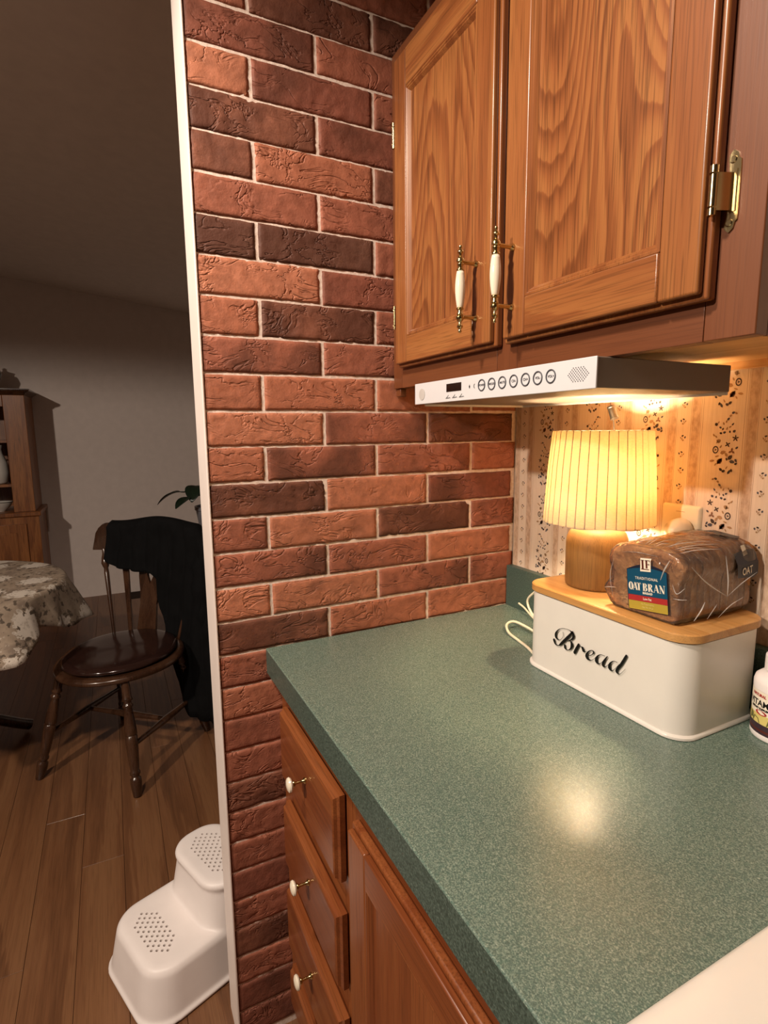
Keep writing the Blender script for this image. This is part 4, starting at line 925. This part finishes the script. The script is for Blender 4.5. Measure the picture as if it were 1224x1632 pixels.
# ================================================================== DINING ROOM
# ---- chair: local +x is the front, root at the centre of the seat
crz = math.atan2(-.31, .36)
ch = empty('dining_chair', (-1.365, -.910, 0), 'dark wooden dining chair with turned legs, black jacket over its back', 'chair', rz=crz)
def turned(p0, p1, r, prof):
    p0, p1 = Vector(p0), Vector(p1); return [p0.lerp(p1, t_) for t_, _ in prof], [r * k for _, k in prof]
LEG = [(0, .8), (.05, .95), (.14, 1.0), (.155, 1.15), (.17, 1.2), (.18, .85), (.20, .85), (.21, 1.15), (.225, 1.15), (.235, .85), (.30, 1.05), (.42, 1.32), (.47, 1.36), (.475, 1.22), (.48, 1.36), (.55, 1.34), (.70, 1.15), (.78, .95), (.79, 1.15), (.81, 1.15), (.82, .9), (.835, .9), (.845, 1.2), (.88, 1.25), (.93, 1.15), (.97, .98), (1, .9)]
for sx_ in (1, -1):
    for sy_ in (1, -1):
        bm = bmesh.new(); P, R = turned((sx_ * .165, sy_ * .150, .418), (sx_ * .2375, sy_ * .226, 0.002), .0165, LEG); tube(bm, P, R, 14)
        link('leg', bm, M['dark_wood'], ch, local=True, smooth=True, angle=60)
def stretcher(a, b):
    bm = bmesh.new(); P, R = turned(a, b, .011, [(0, .8), (.25, 1), (.45, 1.3), (.5, 1.35), (.55, 1.3), (.75, 1), (1, .8)]); tube(bm, P, R, 10); link('stretcher', bm, M['dark_wood'], ch, local=True, smooth=True)
for sy_ in (1, -1): stretcher((.205, sy_ * .193, .18), (-.205, sy_ * .193, .18))
stretcher((0, .193, .18), (0, -.193, .18))
bm = bmesh.new(); rings = []
def seat_ring(k, z): return [(k * (.250 + .010 * math.cos(2 * a)) * math.cos(a) + .0, k * .245 * math.sin(a), z + .004 - (.004 * math.cos(a) if z > .43 else 0)) for a in [2 * math.pi * q / 48 for q in range(48)]]
for k, z in ((.80, .408), (.93, .410), (.99, .418), (1, .428), (.985, .438), (.93, .443), (.80, .440), (.5, .434), (.1, .432)): rings.append(seat_ring(k, z))
loft(bm, rings); link('seat', bm, M['dark_wood'], ch, local=True, smooth=True, angle=60)
bm = bmesh.new(); rings = []
for k, z in ((.78, .4440), (.86, .446), (.89, .454), (.86, .463), (.76, .468), (.5, .470), (.1, .470)): rings.append([(x, y, zz + .004 * mnoise.noise(Vector((x * 9, y * 9, 3)))) for x, y, zz in seat_ring(k, z)])
loft(bm, rings); link('seat_pad', bm, M['seat_vinyl'], ch, local=True, smooth=True, angle=180, label='dark glossy seat pad')
def back_x(z, y): return -.215 - .15 * (z - .43) + .35 * y * y * 0 - .035 * (1 - (y / .30) ** 2) * (z - .43) / .45
YO = -.045
bm = bmesh.new(); rings = []
for k in range(41):
    y = -.300 + .60 * k / 40; e = min(1, (.300 - abs(y)) / .07); top = .820 + .120 * math.sqrt(max(0, 1 - (1 - e) ** 2))
    bot = .812; x = back_x(.87, y); rings.append([(x - .011, y + YO, bot), (x + .011, y + YO, bot), (x + .013, y + YO, (bot + top) / 2), (x + .008, y + YO, top - .004), (x, y + YO, top), (x - .010, y + YO, top - .004)])
loft(bm, rings); link('crest_rail', bm, M['dark_wood'], ch, local=True, smooth=True, angle=50, label='wide curved crest rail of the chair back')
SP = [(0, .7), (.2, .8), (.5, 1.0), (.72, 1.15), (.78, 1.0), (.80, 1.4), (.84, 1.9), (.90, 1.5), (.95, .95), (1, .9)]
for s in (1, -1):
    bm = bmesh.new(); P, R = turned((-.185, s * .165 + YO * .6, .436), (back_x(.815, s * .25), s * .25 + YO, .815), .0095, SP); tube(bm, P, R, 12); link('spindle', bm, M['dark_wood'], ch, local=True, smooth=True)
    bm = bmesh.new(); rings = []
    for t_, w_ in ((0, .018), (.35, .022), (.7, .03), (.92, .034), (1, .030)):
        z = .432 + (.816 - .432) * t_; y = s * (.10 + .045 * t_) + YO * (.6 + .4 * t_); x = back_x(z, y) + .02 * (1 - t_) * 0
        rings.append([(x - .006, y - w_ / 2, z), (x + .006, y - w_ / 2, z), (x + .006, y + w_ / 2, z), (x - .006, y + w_ / 2, z)])
    loft(bm, rings); link('spindle', bm, M['dark_wood'], ch, local=True, bevel=.003)
bm = bmesh.new()
def splat_x(z): return back_x(z, 0)
ZS = [.432, .50, .58, .64, .668, .70, .735, .765, .79, .816]
WO = [.050, .046, .042, .048, .054, .060, .062, .060, .052, .046]; WI = [0, 0, 0, 0, .0, .014, .022, .014, .0, 0]
for s in (1, -1):
    for k in range(len(ZS) - 1):
        q = [(s * WI[k], ZS[k]), (s * WO[k], ZS[k]), (s * WO[k + 1], ZS[k + 1]), (s * WI[k + 1], ZS[k + 1])]
        prism(bm, [(splat_x(z) - .006, y + YO, z) for y, z in q], (.012, 0, 0))
bmesh.ops.remove_doubles(bm, verts=bm.verts[:], dist=.0002)
link('splat', bm, M['dark_wood'], ch, local=True, label='fiddle shaped back splat with a diamond cutout')

# ---- black jacket over the crest rail
jk = empty('jacket', (-1.365, -.910, 0.10), 'black knit jacket draped over the back of the dark wooden chair', 'jacket', rz=crz)
def hem_f(y):
    pts = [(-.235, .825), (-.21, .775), (-.16, .742), (-.06, .728), (.02, .722), (.045, .695), (.07, .59), (.105, .46), (.15, .34), (.20, .2), (.26, .12), (.45, .10)]
    for (a, za), (b, zb) in zip(pts, pts[1:]):
        if a <= y <= b: return za + (zb - za) * (y - a) / (b - a)
    return pts[-1][1]
bm = bmesh.new(); NY, NZ = 60, 34; g = {}
for i in range(NY + 1):
    y = -.212 + .637 * i / NY; yc_ = max(-.29, min(.29, y)); e = min(1, max(.05, (.300 - abs(yc_)) / .06)); top = .955 + .012 * math.sin(y * 14 + 1) - (.05 * (1 - e)) - (.04 * max(0, (y - .25) / .12))
    hf_, hb_ = hem_f(y), (.80 if y < .03 else .55) + .02 * math.sin(y * 20); xb = back_x(.90, yc_)
    for j in range(NZ + 1):
        t_ = j / NZ
        if t_ < .62:
            s_f = t_ / .62; z = hf_ + (top - .02 - hf_) * s_f; dx = .020 + .016 * (1 - s_f) + .12 * max(0, .8 - z) * (.25 if y > .03 else .05)
            fold = (.012 + .012 * (1 - s_f)) * math.sin(y * 46 + 2.2 * math.sin(z * 5) + z * 7) + .010 * mnoise.noise(Vector((y * 9, z * 9, 1)))
            x = xb + .013 + dx * .6 + abs(fold) * .9 - (.15 * (z - .9) if z < .9 else 0) * .8
        elif t_ < .74:
            a = math.pi * (t_ - .62) / .12; z = top - .02 + .022 * math.sin(a); x = xb + .028 * math.cos(a)
        else:
            s_b = (t_ - .74) / .26; z = top - .02 - (top - .02 - hb_) * s_b; x = xb - .030 - .006 * math.sin(y * 40 + z * 8) - .12 * (.93 - z) * 0 - (.15 * (.9 - z) if z < .9 else 0)
        g[i, j] = bm.verts.new((x, y + YO + .012 * mnoise.noise(Vector((z * 5, y * 3, 7))), z - .10))
for i in range(NY):
    for j in range(NZ): bm.faces.new((g[i, j], g[i + 1, j], g[i + 1, j + 1], g[i, j + 1]))
jo = link('body', bm, M['cloth_black'], jk, local=True, smooth=True, angle=180)
so_ = jo.modifiers.new('thick', 'SOLIDIFY'); so_.thickness = .006; so_.offset = 1
bm = bmesh.new()      # a sleeve hanging at the side
P = crv([(back_x(.93, .2) + .02, .22, .85), (back_x(.9, .2) + .050, .235, .74), (back_x(.9, .2) + .06, .245, .55), (back_x(.9, .2) + .07, .25, .34), (back_x(.9, .2) + .075, .255, .16)], 6)
tube(bm, [p - Vector((0, 0, .1)) for p in P], [.03 + .022 * math.sin(math.pi * k / (len(P) - 1)) + .006 * math.sin(k * 1.7) for k in range(len(P))], 14)
link('sleeve', bm, M['cloth_black'], jk, local=True, smooth=True)

# ---- round table and its cloth
TX, TY, TR = -1.61, -1.63, .52
tb = empty('dining_table', (TX, TY, 0), 'round dining table under the floral cloth at the left', 'table')
bm = bmesh.new(); lathe(bm, [(TR - .02, .718), (TR, .724), (TR, .738), (TR - .006, .744)], (TX, TY, 0), 64); link('tabletop', bm, M['dark_wood'], tb, smooth=True)
bm = bmesh.new(); lathe(bm, [(.10, .717), (.06, .69), (.045, .60), (.06, .50), (.075, .40), (.06, .30), (.05, .24), (.07, .20), (.07, .12)], (TX, TY, 0), 28); link('pedestal', bm, M['dark_wood'], tb, smooth=True)
for k in range(4):
    a = k * math.pi / 2 + .5; bm = bmesh.new()
    tube(bm, crv([(TX + .05 * math.cos(a), TY + .05 * math.sin(a), .18), (TX + .18 * math.cos(a), TY + .18 * math.sin(a), .14), (TX + .32 * math.cos(a), TY + .32 * math.sin(a), .05), (TX + .36 * math.cos(a), TY + .36 * math.sin(a), .026)], 5), .024, 10); link('leg', bm, M['dark_wood'], tb, smooth=True)
tc_ = empty('tablecloth', (TX, TY, .5), 'taupe tablecloth with pale flowers hanging in folds over the round table', 'tablecloth')
bm = bmesh.new(); NA = 144; rings = []
prev = None; RS = [(0.001, 0), (.2, 0), (.38, 0), (.50, 0), (.522, .001), (.530, .006), (.535, .02), (.545, .06), (.552, .10), (.56, .14), (.565, .17), (.568, .19)]
rr = []
for r, dn in RS:
    ring = []
    for k in range(NA):
        a = 2 * math.pi * k / NA; f = dn / .19
        drop = dn * (1 + .22 * math.cos(4 * a - 1.1) + .10 * math.sin(11 * a))
        w_ = f * (.030 * math.sin(9 * a + 1.0 + .6 * math.sin(3 * a)) + .016 * math.sin(17 * a + .5) + .012 * math.sin(29 * a))
        ring.append(bm.verts.new((TX + (r + w_) * math.cos(a), TY + (r + w_) * math.sin(a), .7462 - drop)))
    rr.append(ring)
bm.faces.new(rr[0])
for i in range(len(rr) - 1):
    for k in range(NA): bm.faces.new((rr[i][k], rr[i][(k + 1) % NA], rr[i + 1][(k + 1) % NA], rr[i + 1][k]))
to = link('cloth', bm, M['floral'], tc_, smooth=True, angle=180); sd = to.modifiers.new('thick', 'SOLIDIFY'); sd.thickness = .0018; sd.offset = 1

# ---- hutch against the grey wall
hu = empty('hutch', (-3.77, -1.90, 0), 'brown wooden hutch with open shelves against the grey dining wall', 'hutch')
HX0, HX1, HY0, HY1 = -3.995, -3.555, -2.50, -1.400
link('base_body', bx(HX0, HX1 + .03, HY0 - .02, HY1 + .02, .06, .770), M['hutch'], hu, bevel=.004)
link('plinth', bx(HX0, HX1 + .02, HY0, HY1, 0, .0598), M['hutch'], hu)
link('waist_board', bx(HX0, HX1 + .045, HY0 - .035, HY1 + .035, .7702, .802), M['hutch'], hu, bevel=.006)
for k in range(2):
    y0 = HY0 + .06 + k * .52; d = link('door', bx(HX1 + .0302, HX1 + .045, y0, y0 + .46, .12, .72), M['hutch'], hu, bevel=.003)
    link('panel', bx(HX1 + .0452, HX1 + .05, y0 + .06, y0 + .40, .18, .66), M['hutch'], d, bevel=.003)
    bm = bmesh.new(); lathe(bm, [(.006, HX1 + .045), (.006, HX1 + .06), (.013, HX1 + .066), (.010, HX1 + .078), (.002, HX1 + .08)], (0, y0 + (.43 if k == 0 else .03), .45), 14, 'x'); link('knob', bm, M['dark_wood'], d, smooth=True)
for a in (HY0, HY1 - .022): link('side_panel', bx(HX0, HX1 - .018, a, a + .022, .8022, 1.620), M['hutch'], hu)
link('back_panel', bx(HX0, HX0 + .012, HY0 + .0222, HY1 - .0222, .8022, 1.620), M['hutch'], hu)
for a, b in ((HY0, HY0 + .13), (HY1 - .13, HY1), (-2.0, -1.90)): link('face_stile', bx(HX1 - .0178, HX1, a, b, .8022, 1.620), M['hutch'], hu, bevel=.003)
for a, b in ((HY0 + .1302, -2.0002), (-1.8998, HY1 - .1302)): link('face_rail', bx(HX1 - .0178, HX1, a, b, 1.54, 1.620), M['hutch'], hu, bevel=.003)
for z in (1.0, 1.31): link('shelf', bx(HX0 + .0122, HX1 - .02, HY0 + .0222, HY1 - .0222, z - .018, z), M['hutch'], hu)
bm = bmesh.new(); rings = []
for g_, z in ((0, 1.6202), (.006, 1.626), (.012, 1.634), (.034, 1.646), (.038, 1.655), (.038, 1.662), (0, 1.6625)): rings.append([(HX0, HY0 - g_, z), (HX1 + g_, HY0 - g_, z), (HX1 + g_, HY1 + g_, z), (HX0, HY1 + g_, z)])
loft(bm, rings); link('cornice', bm, M['dark_wood'], hu)
def ware(name, prof, loc, mat, label, cat, parts=None):
    e = empty(name, loc, label, cat); bm = bmesh.new(); lathe(bm, prof, loc, 28); link('body', bm, mat, e, smooth=True, angle=60); return e
v_ = ware('pitcher', [(.045, 0), (.06, .012), (.072, .08), (.068, .15), (.046, .215), (.042, .245), (.052, .275), (.048, .272), (.038, .245), (.02, .2)], (-3.66, -1.620, 1.0002), M['china'], 'white pitcher on the middle shelf of the hutch', 'pitcher')
bm = bmesh.new(); tube(bm, crv([(-3.66, -1.690, 1.11), (-3.66, -1.73, 1.15), (-3.66, -1.73, 1.21), (-3.66, -1.665, 1.245)], 6), .007, 8); link('handle', bm, M['china'], v_, smooth=True)
b_ = ware('bowl', [(.03, 0), (.034, .008), (.06, .03), (.078, .062), (.080, .068), (.074, .064), (.05, .03), (.01, .02)], (-3.66, -1.625, .8022), M['china'], 'white bowl on the lowest shelf of the hutch', 'bowl')
bm = bmesh.new(); lathe(bm, [(.080, .066), (.0815, .068), (.080, .0705), (.0785, .068), (.080, .066)], (-3.66, -1.625, .8022), 28, caps=False); link('rim', bm, M['steel'], b_, smooth=True)
bk = ware('wooden_urn', [(.05, 0), (.06, .01), (.045, .03), (.07, .07), (.085, .11), (.07, .15), (.05, .16), (.06, .175), (.012, .19), (.014, .205), (.002, .212)], (-3.72, -1.620, 1.6627), M['dark_wood'], 'dark urn standing on top of the hutch', 'urn')

# ---- potted plant on a stand behind the jacket
ps = empty('plant_stand', (-2.25, -.36, 0), 'dark plant stand hidden behind the draped jacket', 'stand')
bm = bmesh.new(); lathe(bm, [(.15, .70), (.155, .706), (.155, .72), (.15, .7245)], (-2.25, -.36, 0), 36); link('top', bm, M['dark_wood'], ps, smooth=True)
bm = bmesh.new(); lathe(bm, [(.06, .6995), (.022, .66), (.02, .40), (.032, .32), (.02, .26), (.024, .10)], (-2.25, -.36, 0), 20); link('column', bm, M['dark_wood'], ps, smooth=True)
for k in range(3):
    a = k * 2.094 + .3; bm = bmesh.new(); tube(bm, crv([(-2.25 + .015 * math.cos(a), -.36 + .015 * math.sin(a), .14), (-2.25 + .1 * math.cos(a), -.36 + .1 * math.sin(a), .09), (-2.25 + .17 * math.cos(a), -.36 + .17 * math.sin(a), .014)], 5), .013, 8); link('leg', bm, M['dark_wood'], ps, smooth=True)
pp = empty('potted_plant', (-2.25, -.36, .7247), 'grey pot of dark broad leaves behind the jacket', 'plant')
bm = bmesh.new(); lathe(bm, [(.075, .7247), (.082, .73), (.108, .90), (.114, .905), (.114, .925), (.104, .925), (.100, .88), (.02, .878)], (-2.25, -.36, 0), 32); link('pot', bm, M['pot'], pp, smooth=True, angle=40)
lrng = random.Random(8)
def big_leaf(tip, L, W, azi, droop):
    b0 = Vector((-2.25, -.36, .885)); tip = Vector(tip); bm = bmesh.new(); tube(bm, crv([b0, b0.lerp(tip, .5) + Vector((0, 0, .05)), tip], 6), .0035, 6)
    d = Vector((math.cos(azi), math.sin(azi), 0)); s = Vector((-d.y, d.x, 0)); n = 8; A = []
    for k in range(n + 1):
        t_ = k / n; c = tip + d * (L * t_) + Vector((0, 0, -droop * t_ * t_)); w_ = W * math.sin(math.pi * min(1, t_ * .97 + .02)) ** .7
        A.append([bm.verts.new(c + s * (w_ * f) + Vector((0, 0, .25 * w_ * abs(f)))) for f in (-1, -.5, 0, .5, 1)])
    for a, b in zip(A, A[1:]):
        for q in range(4): bm.faces.new((a[q], a[q + 1], b[q + 1], b[q]))
    o = link('leaf', bm, M['leaf'], pp, smooth=True, angle=180); m_ = o.modifiers.new('thick', 'SOLIDIFY'); m_.thickness = .0015
for tip, L, W, az, dr in (((-2.20, -.55, 1.02), .13, .045, -1.9, .07), ((-2.15, -.50, .99), .11, .04, -1.0, .05), ((-2.2, -.46, 1.05), .12, .05, -.4, .08), ((-2.25, -.42, 1.09), .12, .05, .5, .09), ((-2.32, -.34, 1.06), .14, .05, 1.9, .08), ((-2.35, -.42, 1.03), .13, .045, 3.0, .07), ((-2.16, -.30, 1.02), .12, .045, .9, .08)): big_leaf(tip, L, W, az, dr)

bpy.context.view_layer.update()
